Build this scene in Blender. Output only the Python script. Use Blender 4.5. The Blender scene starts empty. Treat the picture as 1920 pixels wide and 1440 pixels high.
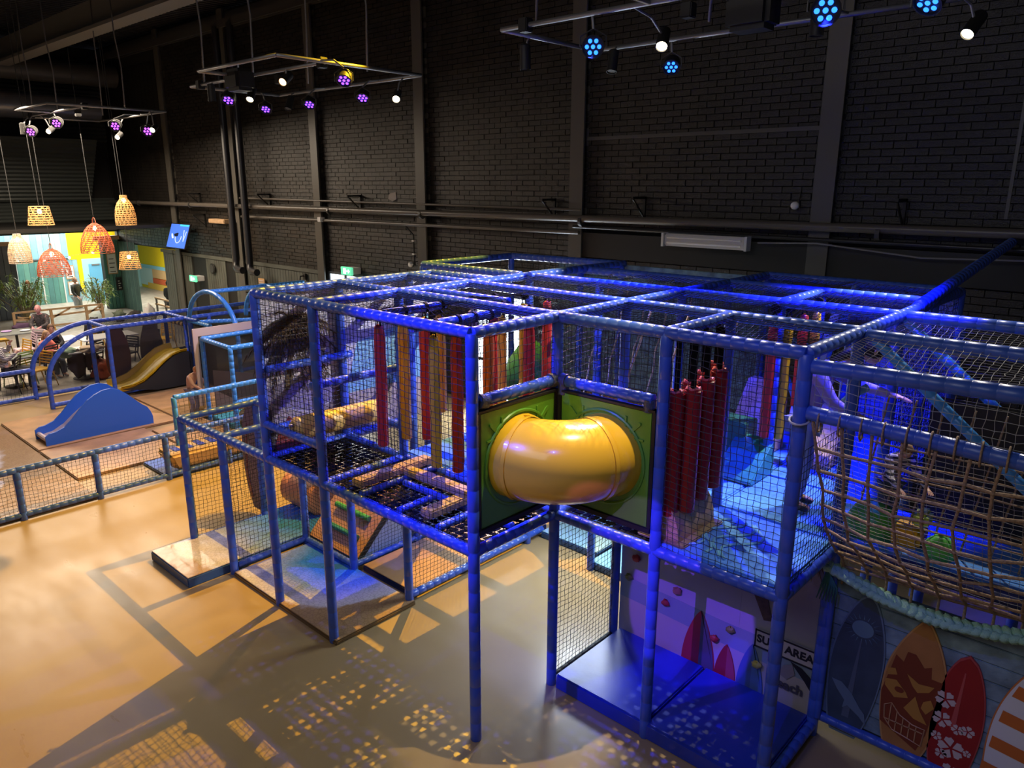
import bpy, bmesh, math, random
from mathutils import Vector, Matrix, Quaternion
S = bpy.context.scene
COL = S.collection
R = math.radians
PI = math.pi
random.seed(7)

# ---------------------------------------------------------------- camera
cd = bpy.data.cameras.new('camera')
cam = bpy.data.objects.new('camera', cd); COL.objects.link(cam)
cd.sensor_width = 36.0; cd.lens = 36.0 * 1403.8 / 1920.0; cd.clip_end = 200
cam.location = (3.978, -3.894, 4.70)
def cam_axes(pitch, roll, yaw):
    y, p, r = R(yaw), R(pitch), R(roll)
    f = Vector((math.sin(y)*math.cos(p), math.cos(y)*math.cos(p), -math.sin(p)))
    rt = Vector((math.cos(y), -math.sin(y), 0)); up = rt.cross(f)
    return rt*math.cos(r)+up*math.sin(r), -rt*math.sin(r)+up*math.cos(r), f
rt, up, fw = cam_axes(14.865, 0.16, -42.446)
cam.rotation_euler = Matrix(((rt.x, up.x, -fw.x), (rt.y, up.y, -fw.y), (rt.z, up.z, -fw.z))).to_euler()
S.camera = cam

# ---------------------------------------------------------------- view, world
S.view_settings.view_transform = 'Standard'; S.view_settings.look = 'None'
S.view_settings.exposure = 0.0; S.view_settings.gamma = 1.0; S.view_settings.use_curve_mapping = False
S.cycles.max_bounces = 6; S.cycles.transparent_max_bounces = 24
w = bpy.data.worlds.new('world'); S.world = w; w.use_nodes = True
w.node_tree.nodes['Background'].inputs[0].default_value = (0.55, 0.6, 0.75, 1)
w.node_tree.nodes['Background'].inputs[1].default_value = 0.045

# ---------------------------------------------------------------- main lights
def spot(p, t, watts, col, size, blend=.15, rad=.03):
    l = bpy.data.lights.new('spot_beam', 'SPOT'); l.energy = watts; l.color = col
    l.spot_size = R(size); l.spot_blend = blend; l.shadow_soft_size = rad
    o = bpy.data.objects.new('spot_beam', l); COL.objects.link(o); o.location = p
    o.rotation_euler = (Vector(t)-Vector(p)).to_track_quat('-Z', 'Y').to_euler(); return o
def area(p, t, watts, col, sx, sy):
    l = bpy.data.lights.new('area_light', 'AREA'); l.energy = watts; l.color = col
    l.shape = 'RECTANGLE'; l.size = sx; l.size_y = sy
    o = bpy.data.objects.new('area_light', l); COL.objects.link(o); o.location = p
    o.rotation_euler = (Vector(t)-Vector(p)).to_track_quat('-Z', 'Y').to_euler(); return o
YEL = (1, .58, .02); WARM = (1, .80, .50); WHITE = (.85, .92, 1); BLUE = (.01, .02, 1); VIO = (.18, .05, 1)
spot((-4.4, 4.1, 8.0), (-3.5, -1.6, 0), 4000, YEL, 75, .2, .015)         # floor light behind the frame
spot((-5.83, 4.11, 6.0), (-7.5, -2.0, 0), 480, (1, .66, .20), 80, .6, .02)
spot((-8.07, 2.86, 6.0), (-10.0, 0.0, 0), 650, (1, .74, .42), 85, .5, .03)
spot((-8.0, 3.9, 6.0), (-12.5, 1.0, 0), 1100, (.72, .62, 1), 80, .5, .03)
spot((-0.42, 3.13, 6.0), (1.0, .8, 2.2), 900, (1, .84, .52), 50, .5, .02)
spot((1.1, 1.15, 7.0), (.45, .62, 2.6), 850, (1, .80, .42), 19, .6, .02)
spot((2.01, 4.44, 6.0), (1.0, .2, 1.8), 260, (1, .9, .7), 60, .4, .02)
spot((-3.2, -1.5, 8.2), (-1.6, 2.4, 2.0), 420, (.85, .9, 1), 32, .5, .03)
spot((-0.94, 2.68, 6.0), (-1.2, 1.8, 3.0), 1500, (.03, .06, 1), 70, .5, .04)
spot((-1.07, 4.40, 6.0), (0, 1.6, 3.2), 1500, BLUE, 50, .5, .04)
spot((1.41, 2.60, 6.0), (1.6, 4.2, 2.0), 1300, BLUE, 50, .5, .04)
spot((2.07, 2.89, 6.0), (1.6, 3.6, 2.0), 1300, BLUE, 50, .5, .04)
spot((-1.0, -3.6, 6.6), (-.5, 0, 3.0), 2200, BLUE, 28, .6, .04)
spot((1.6, -4.6, 6.2), (.85, 2.1, .65), 2600, VIO, 9, .08, .02)
spot((2.0, 5.6, 6.0), (-3.3, 1.2, 2.6), 2600, (1, .93, .88), 24, .4, .03)  # added spot without a fixture, brightens the left inner mural
spot((2.6, -2.6, 6.6), (1.3, 1.6, .1), 260, (.02, .05, 1), 45, .6, .04)
spot((-2.5, -3.2, 6.5), (-4.2, 1.2, 0), 300, (.30, .30, 1), 34, .6, .04)
area((-6.7, 7.3, 1.2), (-3.6, 4, .6), 300, (.72, .85, 1), 1.0, 1.9)        # daylight at the glass door
area((-12.3, 7.3, 1.3), (-11, 3, .6), 60, (.78, .88, 1), 1.0, 2.0)
area((-1.0, 3.2, 1.7), (-.5, 1.4, 0), 110, (.75, .87, 1), 1.2, .5)  # added unseen lamp under the rear deck, brightens the floor there
area((-29.0, 5.6, 3.2), (-29, 5.4, 0), 430, (1, .96, .86), 3.0, 5.0)       # lit foyer beyond the cafe
area((-24.5, 9.8, 2.9), (-24.5, 10, 0), 380, (1, .96, .86), 3.5, 2.0)
area((-18.5, 2.0, 6.2), (-18.0, 2, 0), 1050, (1, .82, .62), 6.0, 5.0)
area((-3, -6, 8.5), (-6, 6, 2.5), 75, (1, .86, .68), 8.0, 3.0)  # added unseen fill from the camera side
area((1.5, -7, 8.0), (2, 6, 3), 110, (.8, .85, 1), 6.0, 3.0)  # added front fill with no fixture, lifts the lower right panel

spot((2.01, 4.44, 6.0), (3.3, 1.6, 2.8), 420, (1, .92, .80), 50, .5, .02)
spot((2.3, 5.0, 6.0), (1.0, 3.0, 1.9), 1300, (1, .95, .85), 22, .5, .02)

# ---------------------------------------------------------------- materials
MC = {}
def mat(name, col, rough=.5, metal=0, emit=0, noise=0, nscale=8, bump=0, bscale=40, coat=0, col2=None):
    if name in MC: return MC[name]
    m = bpy.data.materials.new(name); m.use_nodes = True; MC[name] = m
    nt = m.node_tree; b = nt.nodes['Principled BSDF']
    b.inputs['Base Color'].default_value = (*col, 1); b.inputs['Roughness'].default_value = rough
    b.inputs['Metallic'].default_value = metal; b.inputs['Coat Weight'].default_value = coat
    if emit:
        b.inputs['Emission Color'].default_value = (*col, 1); b.inputs['Emission Strength'].default_value = emit
    if noise or bump:
        tc = nt.nodes.new('ShaderNodeTexCoord')
    if noise:
        n = nt.nodes.new('ShaderNodeTexNoise'); n.inputs['Scale'].default_value = nscale; n.inputs['Detail'].default_value = 4
        nt.links.new(tc.outputs['Object'], n.inputs['Vector'])
        r = nt.nodes.new('ShaderNodeValToRGB'); r.color_ramp.elements[0].position = .35; r.color_ramp.elements[1].position = .65
        c2 = col2 or tuple(c*(1-noise) for c in col)
        r.color_ramp.elements[0].color = (*c2, 1); r.color_ramp.elements[1].color = (*col, 1)
        nt.links.new(n.outputs['Fac'], r.inputs[0]); nt.links.new(r.outputs[0], b.inputs['Base Color'])
    if bump:
        n2 = nt.nodes.new('ShaderNodeTexNoise'); n2.inputs['Scale'].default_value = bscale; n2.inputs['Detail'].default_value = 3
        nt.links.new(tc.outputs['Object'], n2.inputs['Vector'])
        bp = nt.nodes.new('ShaderNodeBump'); bp.inputs['Strength'].default_value = bump; bp.inputs['Distance'].default_value = .02
        nt.links.new(n2.outputs['Fac'], bp.inputs['Height']); nt.links.new(bp.outputs[0], b.inputs['Normal'])
    return m
BLUEP = mat('blue_vinyl', (.045, .11, .50), .34, bump=.05, bscale=30, coat=.12)
TODP = mat('light_blue_vinyl', (.07, .30, .75), .28, coat=.3)
NET = mat('net_cord', (.012, .012, .016), .55)
NETW = mat('pale_net_cord', (.30, .29, .27), .6)
STRAP = mat('black_webbing', (.006, .006, .006), .75)
BLK = mat('matt_black_paint', (.012, .011, .010), .55)
DGREY = mat('dark_grey_steel', (.05, .048, .045), .42)
GALV = mat('galvanised_tube', (.24, .24, .25), .4, metal=.6)
COLU = mat('column_paint', (.095, .088, .075), .42)
BRICK = mat('painted_brick', (.030, .025, .021), .38, noise=.5, nscale=3, bump=.5, bscale=60)
MORT = mat('painted_mortar', (.020, .018, .015), .7)
STRAP.node_tree.nodes['Principled BSDF'].inputs['Specular IOR Level'].default_value = .08
YELV = mat('yellow_vinyl', (.74, .42, .02), .38, bump=.12, bscale=14)
REDV = mat('red_vinyl', (.50, .028, .014), .38, bump=.12, bscale=14)
MARV = mat('maroon_vinyl', (.36, .012, .016), .32)
BEIGE = mat('beige_foam', (.66, .42, .18), .55, noise=.25, nscale=5, bump=.15, bscale=25)
PADB = mat('blue_floor_pad', (.10, .32, .85), .35, noise=.15, nscale=3, bump=.15, bscale=8)
NAVY = mat('navy_mat', (.02, .05, .42), .32, noise=.2, nscale=4, bump=.1, bscale=6)
TANM = mat('tan_mat', (.62, .35, .15), .33, noise=.25, nscale=3, bump=.35, bscale=5)
GREENP = mat('green_plastic', (.13, .36, .03), .35, noise=.1, nscale=2)
YTUBE = mat('yellow_plastic', (.97, .56, .03), .22, coat=.5)
GRNV = mat('green_vinyl', (.06, .38, .12), .4)
TEALV = mat('teal_vinyl', (.03, .26, .24), .45, noise=.2, nscale=9)
WOOD = mat('pale_wood', (.55, .36, .20), .6, noise=.2, nscale=9)
SKIN = mat('skin', (.62, .34, .24), .5)
WHT = mat('white_plastic', (.75, .74, .72), .45)
def emis(name, col, s): return mat(name, col, .4, emit=s)
def sheer(name, col, opac):
    if name in MC: return MC[name]
    m = bpy.data.materials.new(name); m.use_nodes = True; MC[name] = m; nt = m.node_tree
    b = nt.nodes['Principled BSDF']; b.inputs['Base Color'].default_value = (*col, 1); b.inputs['Roughness'].default_value = .8
    t = nt.nodes.new('ShaderNodeBsdfTransparent'); mx = nt.nodes.new('ShaderNodeMixShader'); mx.inputs[0].default_value = opac
    nt.links.new(t.outputs[0], mx.inputs[1]); nt.links.new(b.outputs[0], mx.inputs[2])
    nt.links.new(mx.outputs[0], nt.nodes['Material Output'].inputs[0]); return m
SHEER = sheer('fine_black_mesh', (.03, .03, .035), .5)

# ---------------------------------------------------------------- mesh builder
class MB:
    def __init__(s): s.v = []; s.f = []
    def quadbox(s, pts8):
        i = len(s.v); s.v += [Vector(p) for p in pts8]
        for a in ((0,3,2,1),(4,5,6,7),(0,1,5,4),(1,2,6,5),(2,3,7,6),(3,0,4,7)): s.f.append([i+k for k in a])
        return s
    def box(s, x0, x1, y0, y1, z0, z1):
        return s.quadbox([(x0,y0,z0),(x1,y0,z0),(x1,y1,z0),(x0,y1,z0),(x0,y0,z1),(x1,y0,z1),(x1,y1,z1),(x0,y1,z1)])
    def bevbox(s, x0, x1, y0, y1, z0, z1, b):
        bm = bmesh.new(); bmesh.ops.create_cube(bm, size=1)
        for v in bm.verts: v.co = Vector((x0+(v.co.x+.5)*(x1-x0), y0+(v.co.y+.5)*(y1-y0), z0+(v.co.z+.5)*(z1-z0)))
        bmesh.ops.bevel(bm, geom=bm.edges[:], offset=b, segments=2, affect='EDGES')
        i = len(s.v); bm.verts.index_update()
        s.v += [v.co.copy() for v in bm.verts]; s.f += [[i+v.index for v in f.verts] for f in bm.faces]; bm.free(); return s
    def ring_path(s, path, rads, n=8, cap=True, closed=False):
        path = [Vector(p) for p in path]; i0 = len(s.v); m = len(path); prev = None
        for k, p in enumerate(path):
            if closed: d = path[(k+1) % m]-path[k-1]
            else: d = path[min(k+1, m-1)]-path[max(k-1, 0)]
            d.normalize()
            if prev is None:
                a = Vector((0,0,1)) if abs(d.z) < .9 else Vector((1,0,0)); u = d.cross(a).normalized()
            else:
                u = (prev-d*prev.dot(d)).normalized()
            prev = u; w_ = d.cross(u); r = rads[k] if hasattr(rads, '__len__') else rads
            for j in range(n):
                t = 2*PI*j/n; s.v.append(p+u*math.cos(t)*r+w_*math.sin(t)*r)
        for k in range(m if closed else m-1):
            a = i0+k*n; b = i0+((k+1) % m)*n
            for j in range(n): s.f.append([a+j, a+(j+1) % n, b+(j+1) % n, b+j])
        if cap and not closed:
            s.f.append([i0+j for j in range(n)][::-1]); s.f.append([i0+(m-1)*n+j for j in range(n)])
        return s
    def cyl(s, p0, p1, r0, r1=None, n=10): return s.ring_path([p0, p1], [r0, r0 if r1 is None else r1], n)
    def lathe(s, prof, n=16, c=(0,0,0), ax='z', sx=1, sy=1):
        i0 = len(s.v); c = Vector(c)
        for r, h in prof:
            for j in range(n):
                t = 2*PI*j/n; q = Vector((r*math.cos(t)*sx, r*math.sin(t)*sy, h))
                if ax == 'x': q = Vector((q.z, q.x, q.y))
                if ax == 'y': q = Vector((q.y, q.z, q.x))
                s.v.append(c+q)
        for k in range(len(prof)-1):
            a = i0+k*n; b = a+n
            for j in range(n): s.f.append([a+j, a+(j+1) % n, b+(j+1) % n, b+j])
        s.f.append([i0+j for j in range(n)][::-1]); s.f.append([i0+(len(prof)-1)*n+j for j in range(n)]); return s
    def prism(s, pts, fn, t0, t1):
        # pts 2D outline, fn(a,b,t)->3D
        n = len(pts); i = len(s.v)
        s.v += [Vector(fn(a, b, t0)) for a, b in pts]+[Vector(fn(a, b, t1)) for a, b in pts]
        s.f.append([i+k for k in range(n)][::-1]); s.f.append([i+n+k for k in range(n)])
        for k in range(n): s.f.append([i+k, i+(k+1) % n, i+n+(k+1) % n, i+n+k])
        return s
    def ell(s, c, rx, ry, rz, n=12, m=8):
        prof = [(max(math.sin(PI*k/m), .02), -math.cos(PI*k/m)) for k in range(m+1)]
        i0 = len(s.v); s.lathe(prof, n); c = Vector(c)
        for k in range(i0, len(s.v)): v = s.v[k]; s.v[k] = Vector((c.x+v.x*rx, c.y+v.y*ry, c.z+v.z*rz))
        return s
    def xf(s, M):
        s.v = [M @ v for v in s.v]; return s
    def build(s, name, m, parent=None, smooth=False, world=True):
        me = bpy.data.meshes.new(name)
        off = Vector(parent_off(parent)) if (parent and world) else Vector((0,0,0))
        me.from_pydata([v-off for v in s.v], [], s.f)
        if smooth: me.shade_smooth()
        me.materials.append(m)
        o = bpy.data.objects.new(name, me); COL.objects.link(o)
        if parent: o.parent = parent
        return o
def parent_off(p):
    v = Vector((0,0,0))
    while p: v += p.location; p = p.parent
    return v
def thing(name, label, cat, loc=(0,0,0), group=None, rz=0):
    o = bpy.data.objects.new(name, None); COL.objects.link(o); o.location = loc; o.rotation_euler.z = rz
    o.empty_display_size = .1; tag(o, label, cat, group); return o
def tag(o, label, cat, group=None):
    o['label'] = label; o['category'] = cat
    if group: o['group'] = group
    return o
def struct(o): o['kind'] = 'structure'; return o
def copy_tree(o, parent=None):
    c = o.copy(); COL.objects.link(c)
    if parent: c.parent = parent
    for ch in list(o.children): copy_tree(ch, c)
    return c
def smooth_angle(o):
    for p in o.data.polygons: p.use_smooth = True
    try: o.data.set_sharp_from_angle(angle=R(40))
    except Exception: pass
    return o

# padded tube with cable-tie seams, mesh shared by length and radius
TC_ = {}
def padded(name, p0, p1, m, parent, r=.048, seg=None, n=10):
    if seg is None: seg = .18 if Vector(p1).z-Vector(p0).z > .7*(Vector(p1)-Vector(p0)).length else .11
    p0, p1 = Vector(p0), Vector(p1); d = p1-p0; L = d.length; key = (round(L, 2), r, m.name, n, seg)
    if key not in TC_:
        k = max(1, round(L/seg)); st = L/k; path = []; rad = []
        for i in range(k):
            for a, q in ((.0, .94), (.03, 1.0), (.97, 1.0)):
                path.append((0, 0, st*(i+a))); rad.append(r*q)
        path.append((0, 0, L)); rad.append(r*.9)
        b = MB().ring_path(path, rad, n); me = bpy.data.meshes.new(name); me.from_pydata(b.v, [], b.f); me.shade_smooth()
        me.materials.append(m); TC_[key] = me
    o = bpy.data.objects.new(name, TC_[key]); COL.objects.link(o); o.parent = parent
    o.location = p0-parent_off(parent); o.rotation_mode = 'QUATERNION'; o.rotation_quaternion = d.to_track_quat('Z', 'Y')
    return o
NC_ = {}
def net(p0, u, v, parent, m=NET, cell=.054, r=.0026, sag=.02, name='safety_net', seed=1):
    # knotted square net spanning p0, p0+u, p0+v
    u, v = Vector(u), Vector(v); key = (tuple(round(c, 2) for c in u), tuple(round(c, 2) for c in v), m.name, cell, sag, seed)
    if key not in NC_:
        rnd = random.Random(seed); nu = max(2, round(u.length/cell)); nv = max(2, round(v.length/cell)); nn = u.cross(v).normalized()
        nd = {}
        for i in range(nu+1):
            for j in range(nv+1):
                a, b = i/nu, j/nv; e = math.sin(PI*a)*math.sin(PI*b)
                j1 = rnd.uniform(-.007, .007); j2 = rnd.uniform(-.007, .007)
                nd[i, j] = u*a+v*b+nn*sag*e*(1+.6*math.sin(5*a+3*b))+u.normalized()*j1*(0 < i < nu)+v.normalized()*(j2-.02*e)*(0 < j < nv)
        verts = []; faces = []
        def strand(pts):
            i0 = len(verts)
            for k, p in enumerate(pts):
                dd = (pts[min(k+1, len(pts)-1)]-pts[max(k-1, 0)]).normalized(); w1 = nn.cross(dd).normalized()
                for t in (0, 2*PI/3, 4*PI/3): verts.append(p+w1*math.cos(t)*r+nn*math.sin(t)*r)
            for k in range(len(pts)-1):
                for j in range(3):
                    a = i0+3*k; faces.append((a+j, a+(j+1) % 3, a+3+(j+1) % 3, a+3+j))
        for i in range(nu+1): strand([nd[i, j] for j in range(nv+1)])
        for j in range(nv+1): strand([nd[i, j] for i in range(nu+1)])
        me = bpy.data.meshes.new(name); me.from_pydata(verts, [], faces); me.materials.append(m); NC_[key] = me
    o = bpy.data.objects.new(name, NC_[key]); COL.objects.link(o); o.parent = parent; o.location = Vector(p0)-parent_off(parent)
    return o
def text(s, size, o_, right, up_, m, parent, name='lettering', bold=.0):
    c = bpy.data.curves.new(name, 'FONT'); c.body = s; c.size = size; c.extrude = .0015; c.offset = bold; c.align_x = 'CENTER'; c.align_y = 'CENTER'
    c.resolution_u = 3
    c.materials.append(m); t = bpy.data.objects.new(name, c); COL.objects.link(t); t.parent = parent
    r_, u_ = Vector(right).normalized(), Vector(up_).normalized(); n_ = r_.cross(u_)
    t.rotation_euler = Matrix(((r_.x,u_.x,n_.x),(r_.y,u_.y,n_.y),(r_.z,u_.z,n_.z))).to_euler(); t.location = Vector(o_)-parent_off(parent); return t
M1 = 1.068; MY = 1.035; ZT = 3.62; ZD = 1.80; ZG = 3.07
# ================================================================ SETTING
YW = 7.5
# floor
fm = mat('vinyl_floor', (.50, .36, .20), .30)
nt = fm.node_tree; b = nt.nodes['Principled BSDF']; tc = nt.nodes.new('ShaderNodeTexCoord')
n1 = nt.nodes.new('ShaderNodeTexNoise'); n1.inputs['Scale'].default_value = 1.3; n1.inputs['Detail'].default_value = 6
mp = nt.nodes.new('ShaderNodeMapping'); mp.inputs['Scale'].default_value = (1, 3, 1); mp.inputs['Rotation'].default_value = (0, 0, .7)
n2 = nt.nodes.new('ShaderNodeTexNoise'); n2.inputs['Scale'].default_value = 1.2; n2.inputs['Detail'].default_value = 8
nt.links.new(tc.outputs['Object'], n1.inputs['Vector']); nt.links.new(tc.outputs['Object'], mp.inputs[0]); nt.links.new(mp.outputs[0], n2.inputs['Vector'])
r1 = nt.nodes.new('ShaderNodeValToRGB'); r1.color_ramp.elements[0].position = .3; r1.color_ramp.elements[1].position = .7
r1.color_ramp.elements[0].color = (.40, .265, .115, 1); r1.color_ramp.elements[1].color = (.45, .305, .14, 1)
nt.links.new(n1.outputs['Fac'], r1.inputs[0]); nt.links.new(r1.outputs[0], b.inputs['Base Color'])
r2 = nt.nodes.new('ShaderNodeMapRange'); r2.inputs[1].default_value = .3; r2.inputs[2].default_value = .7; r2.inputs[3].default_value = .27; r2.inputs[4].default_value = .38
nt.links.new(n2.outputs['Fac'], r2.inputs[0]); nt.links.new(r2.outputs[0], b.inputs['Roughness'])
struct(MB().box(-34, 9, -12, 13, -.12, 0).build('floor', fm))
CAFE = mat('cafe_floor', (.46, .42, .36), .45, noise=.3, nscale=5)
struct(MB().box(-33, -15.2, -3, 13, 0, .004).build('floor_cafe', CAFE))
# brick wall : 300 individual bricks nearest the camera, the rest joined
wall = struct(MB().box(-21.8, 9, YW+.02, YW+.3, 0, 9.4).build('wall_back', MORT))
BH, BL = .1, .30
def zones(x, z):
    if z < 2.42 and x < -16.2: return False
    if z < 2.5 and -7.55 < x < -5.75: return False
    if z < 2.5 and -13.0 < x < -11.4: return False
    if 3.45 < z < 3.9 and x > -4.6: return False
    return x < 3.3 and z > .0
bricks = []
for j in range(int(9.2/BH)):
    for i in range(-90, 14):
        x = i*BL+(BL/2 if j % 2 else 0); z = j*BH
        if x < -21.9 or not zones(x, z): continue
        if z > 4.2+max(0, (1.5-x))*.75+3.0: continue
        bricks.append((x, z))
near = [q for q in bricks if -3.9 < q[0] < 1.6 and 4.2 < q[1] < 6.4 ]
near.sort(key=lambda q: (q[0]-.9)**2+(q[1]-4.9)**2*2); near = set(near[:298])
bme = MB().bevbox(0, BL-.012, -.022, .04, 0, BH-.012, .004); me = bpy.data.meshes.new('brick'); me.from_pydata(bme.v, [], bme.f); me.materials.append(BRICK)
fieldb = MB(); rb = random.Random(3)
for q in bricks:
    d = rb.uniform(-.006, .006)
    if q in near:
        o = bpy.data.objects.new('brick', me); COL.objects.link(o); o.parent = wall; o.location = (q[0], YW+d, q[1])
    else: fieldb.box(q[0], q[0]+BL-.012, YW-.022+d, YW+.03, q[1], q[1]+BH-.012)
o = fieldb.build('brickwork', BRICK, wall); o['kind'] = 'stuff'
# steel columns
for k, x in enumerate((-.23, -4.72, -9.05, -13.12, -17.35, -21.6)):
    c = MB().box(x-.15, x+.15, YW-.17, YW-.13, 0, 9.4).box(x-.15, x+.15, YW-.02, YW+.03, 0, 9.4).box(x-.02, x+.02, YW-.14, YW, 0, 9.4)
    struct(c.build('trim_%d' % (k+1), COLU))
struct(MB().box(-4.6, 9, YW-.12, YW+.02, 3.42, 3.86).build('trim_7', BLK))
struct(MB().box(-4.6, -.35, YW-.05, YW+.02, 5.48, 5.54).build('trim_8', COLU))
struct(MB().box(2.02, 2.06, YW-.04, YW+.02, 4.3, 9.4).build('trim_9', COLU))
struct(MB().box(-30, 9, YW-.1, YW, 8.9, 9.3).build('trim_10', DGREY))
# left: cladding boards low on the wall
CLAD = mat('dark_cladding', (.11, .115, .095), .6, noise=.3, nscale=2, bump=.2, bscale=30)
cl = struct(MB().box(-22.3, -13.3, YW-.03, YW+.04, 0, 2.40).build('wall_cladding', BLK))
x = -22.3
rr = random.Random(5)
while x < -13.4:
    w_ = .145
    if not (-20.95 < x < -19.9 or -18.6 < x < -18.0):
        MB().box(x+.006, x+w_-.006, YW-.06, YW-.03, .02, 2.38+.0).build('board', CLAD, cl)
    x += w_
MB().box(-22.4, -13.2, YW-.09, YW-.03, 2.40, 2.50).build('cap_rail', CLAD, cl)
struct(MB().box(-21.8, -13.3, YW-.02, YW+.3, 2.4, 2.5).build('trim_11', BLK))
# left end wall with corrugated upper part, opening to the bright foyer
XE = -27
struct(MB().box(XE-.2, XE, -12, 9, 2.95, 9.4).build('wall_left', BLK))
SH = mat('corrugated_sheet', (.075, .085, .08), .35)
def corr(name, x, y0, y1, z0, z1, lean, n, m, kind='structure'):
    v = MB(); i = len(v.v); pitch = (z1-z0)/n
    for k in range(n*2+1):
        z = z0+k*pitch/2; xx = x+(.05 if k % 2 else 0)+lean*(k/(n*2))
        v.v += [Vector((xx, y0, z)), Vector((xx, y1, z))]
    for k in range(n*2): v.f.append([2*k, 2*k+1, 2*k+3, 2*k+2])
    o = v.build(name, m); o['kind'] = kind; return o
corr('wall_left_sheet', XE+.1, -12, 9, 3.0, 4.2, 0, 10, SH)
corr('wall_left_hatch', XE+.3, 2.2, 6.6, 4.1, 6.2, 1.3, 16, SH)
corr('wall_left_upper', XE+.1, -12, 9, 6.2, 9.0, 0, 20, mat('corrugated_dark', (.05, .05, .048), .4))
struct(MB().box(XE-.2, XE+.05, YW-.05, 13, 2.55, 9.4).build('wall_far', BLK))
struct(MB().box(-33.2, -33, -12, 13, 0, 4).build('wall_foyer_back', mat('foyer_wall', (.35, .62, .62), .6)))
struct(MB().box(-33, -21.9, 12.6, 12.8, 0, 4).build('wall_foyer_side', mat('foyer_yellow', (.85, .62, .0), .6)))
struct(MB().box(-33.2, -21.9, -12, 13, 3.3, 3.4).build('ceiling_foyer', BLK))
# upper brick panel left of the first column over the opening
struct(MB().box(-27, -21.8, YW, YW+.2, 2.52, 9.4).build('wall_back_left', MORT))
bf = MB()
for j in range(60):
    for i in range(17):
        xx = -26.95+i*.3; zz = 2.56+j*.1
        bf.box(xx, xx+.288, YW-.02, YW+.02, zz, zz+.088)
o = bf.build('brickwork', BRICK, bpy.data.objects['wall_back_left']); o['kind'] = 'stuff'
# ceiling
cc = struct(MB().box(-34, 9, -12, 9, 9.55, 9.7).build('ceiling', mat('ceiling_dark', (.02, .02, .022), .5)))
rb_ = MB()
for i in range(120):
    xx = -30+i*.25; rb_.box(xx, xx+.12, -4, 9, 9.48, 9.56)
o = rb_.build('deck_rib', mat('ceiling_rib', (.045, .045, .05), .4), cc); o['kind'] = 'stuff'
struct(MB().box(-34, -6, 3.75, 3.8, 8.3, 8.95).box(-34, -6, 3.6, 4.05, 8.26, 8.34).build('trim_12', mat('roof_beam', (.16, .15, .13), .5)))
struct(MB().box(-34, -6, -1.0, -.9, 8.2, 8.95).box(-34, -6, -1.15, -.75, 8.16, 8.22).build('trim_13', DGREY))
struct(MB().box(-34, 6, 7.0, 7.06, 8.8, 9.0).build('trim_14', DGREY))
# air duct
d = MB(); pth = [(-25.4, -8+i*.25, 7.2) for i in range(60)]
d.ring_path(pth, [.42+(.012 if k % 2 else 0) for k in range(68)], 20)
tag(smooth_angle(d.build('air_duct', mat('duct_metal', (.22, .23, .26), .3, metal=.6))), 'long round dark metal air duct hung high across the left end wall', 'duct')
d = MB(); d.cyl((-25.0, -8, 8.3), (-25.0, 7.3, 8.3), .38, n=18)
tag(smooth_angle(d.build('air_duct', DGREY)), 'upper black air duct running just above the shiny lower duct', 'duct')
# conduits / sprinkler pipes on the wall
def pipe(pts, r, m, label, name='wall_pipe', clamp=None, cat='pipe'):
    o = MB().ring_path(pts, r, 10).build(name, m); smooth_angle(o); tag(o, label, cat)
    if clamp:
        for x in clamp: MB().ring_path([(x, pts[0][1], pts[0][2]), (x+.06, pts[0][1], pts[0][2])], r*1.4, 10).build('pipe_clamp', DGREY, o)
    return o
PIPEM = mat('pipe_paint', (.11, .095, .08), .35)
PIPED = mat('pipe_black', (.022, .021, .024), .32)
pipe([(-26.5, 7.2, 4.07), (-4.3, 7.2, 4.12), (6, 7.2, 4.15)], .065, PIPEM, 'long thick horizontal pipe running the whole brick wall', clamp=(-24, -20, -16.4, -12.4, -8.9, -4.5, 0.6))
pipe([(-17.1, 7.35, 4.32), (-4.6, 7.35, 4.27)], .028, PIPEM, 'thin horizontal conduit just above the thick wall pipe')
pipe([(-17.0, 7.3, 3.80), (-4.6, 7.3, 3.86)], .038, PIPEM, 'middle conduit running below the thick wall pipe')
pipe([(-4.7, 7.25, 3.97), (6, 7.25, 3.92)], .03, PIPED, 'dark conduit behind the fluorescent fitting at right')
pipe([(-1.1, 7.22, 3.86), (-.2, 7.2, 3.90), (1.2, 7.2, 3.78), (2.4, 7.2, 3.82), (4.0, 7.2, 3.75)], .012, mat('grey_cable', (.2, .19, .2), .5), 'loose grey cable sagging from the fluorescent fitting', 'wall_cable', cat='cable')
for x, lab in ((-17.0, 'left black drainpipe bending forward at its foot'), (-16.2, 'right black drainpipe bending forward at its foot')):
    pipe([(x, 7.0, 8.85), (x, 7.0, 2.55), (x+.05, 6.97, 2.36), (x+.25, 6.9, 2.30), (x+.55, 6.9, 2.30)], .10, PIPED, lab, 'drain_pipe')
pipe([(-17.4, 7.3, 3.62), (-17.42, 7.3, 2.5)], .03, PIPEM, 'short vertical conduit left of the drainpipes')
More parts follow.
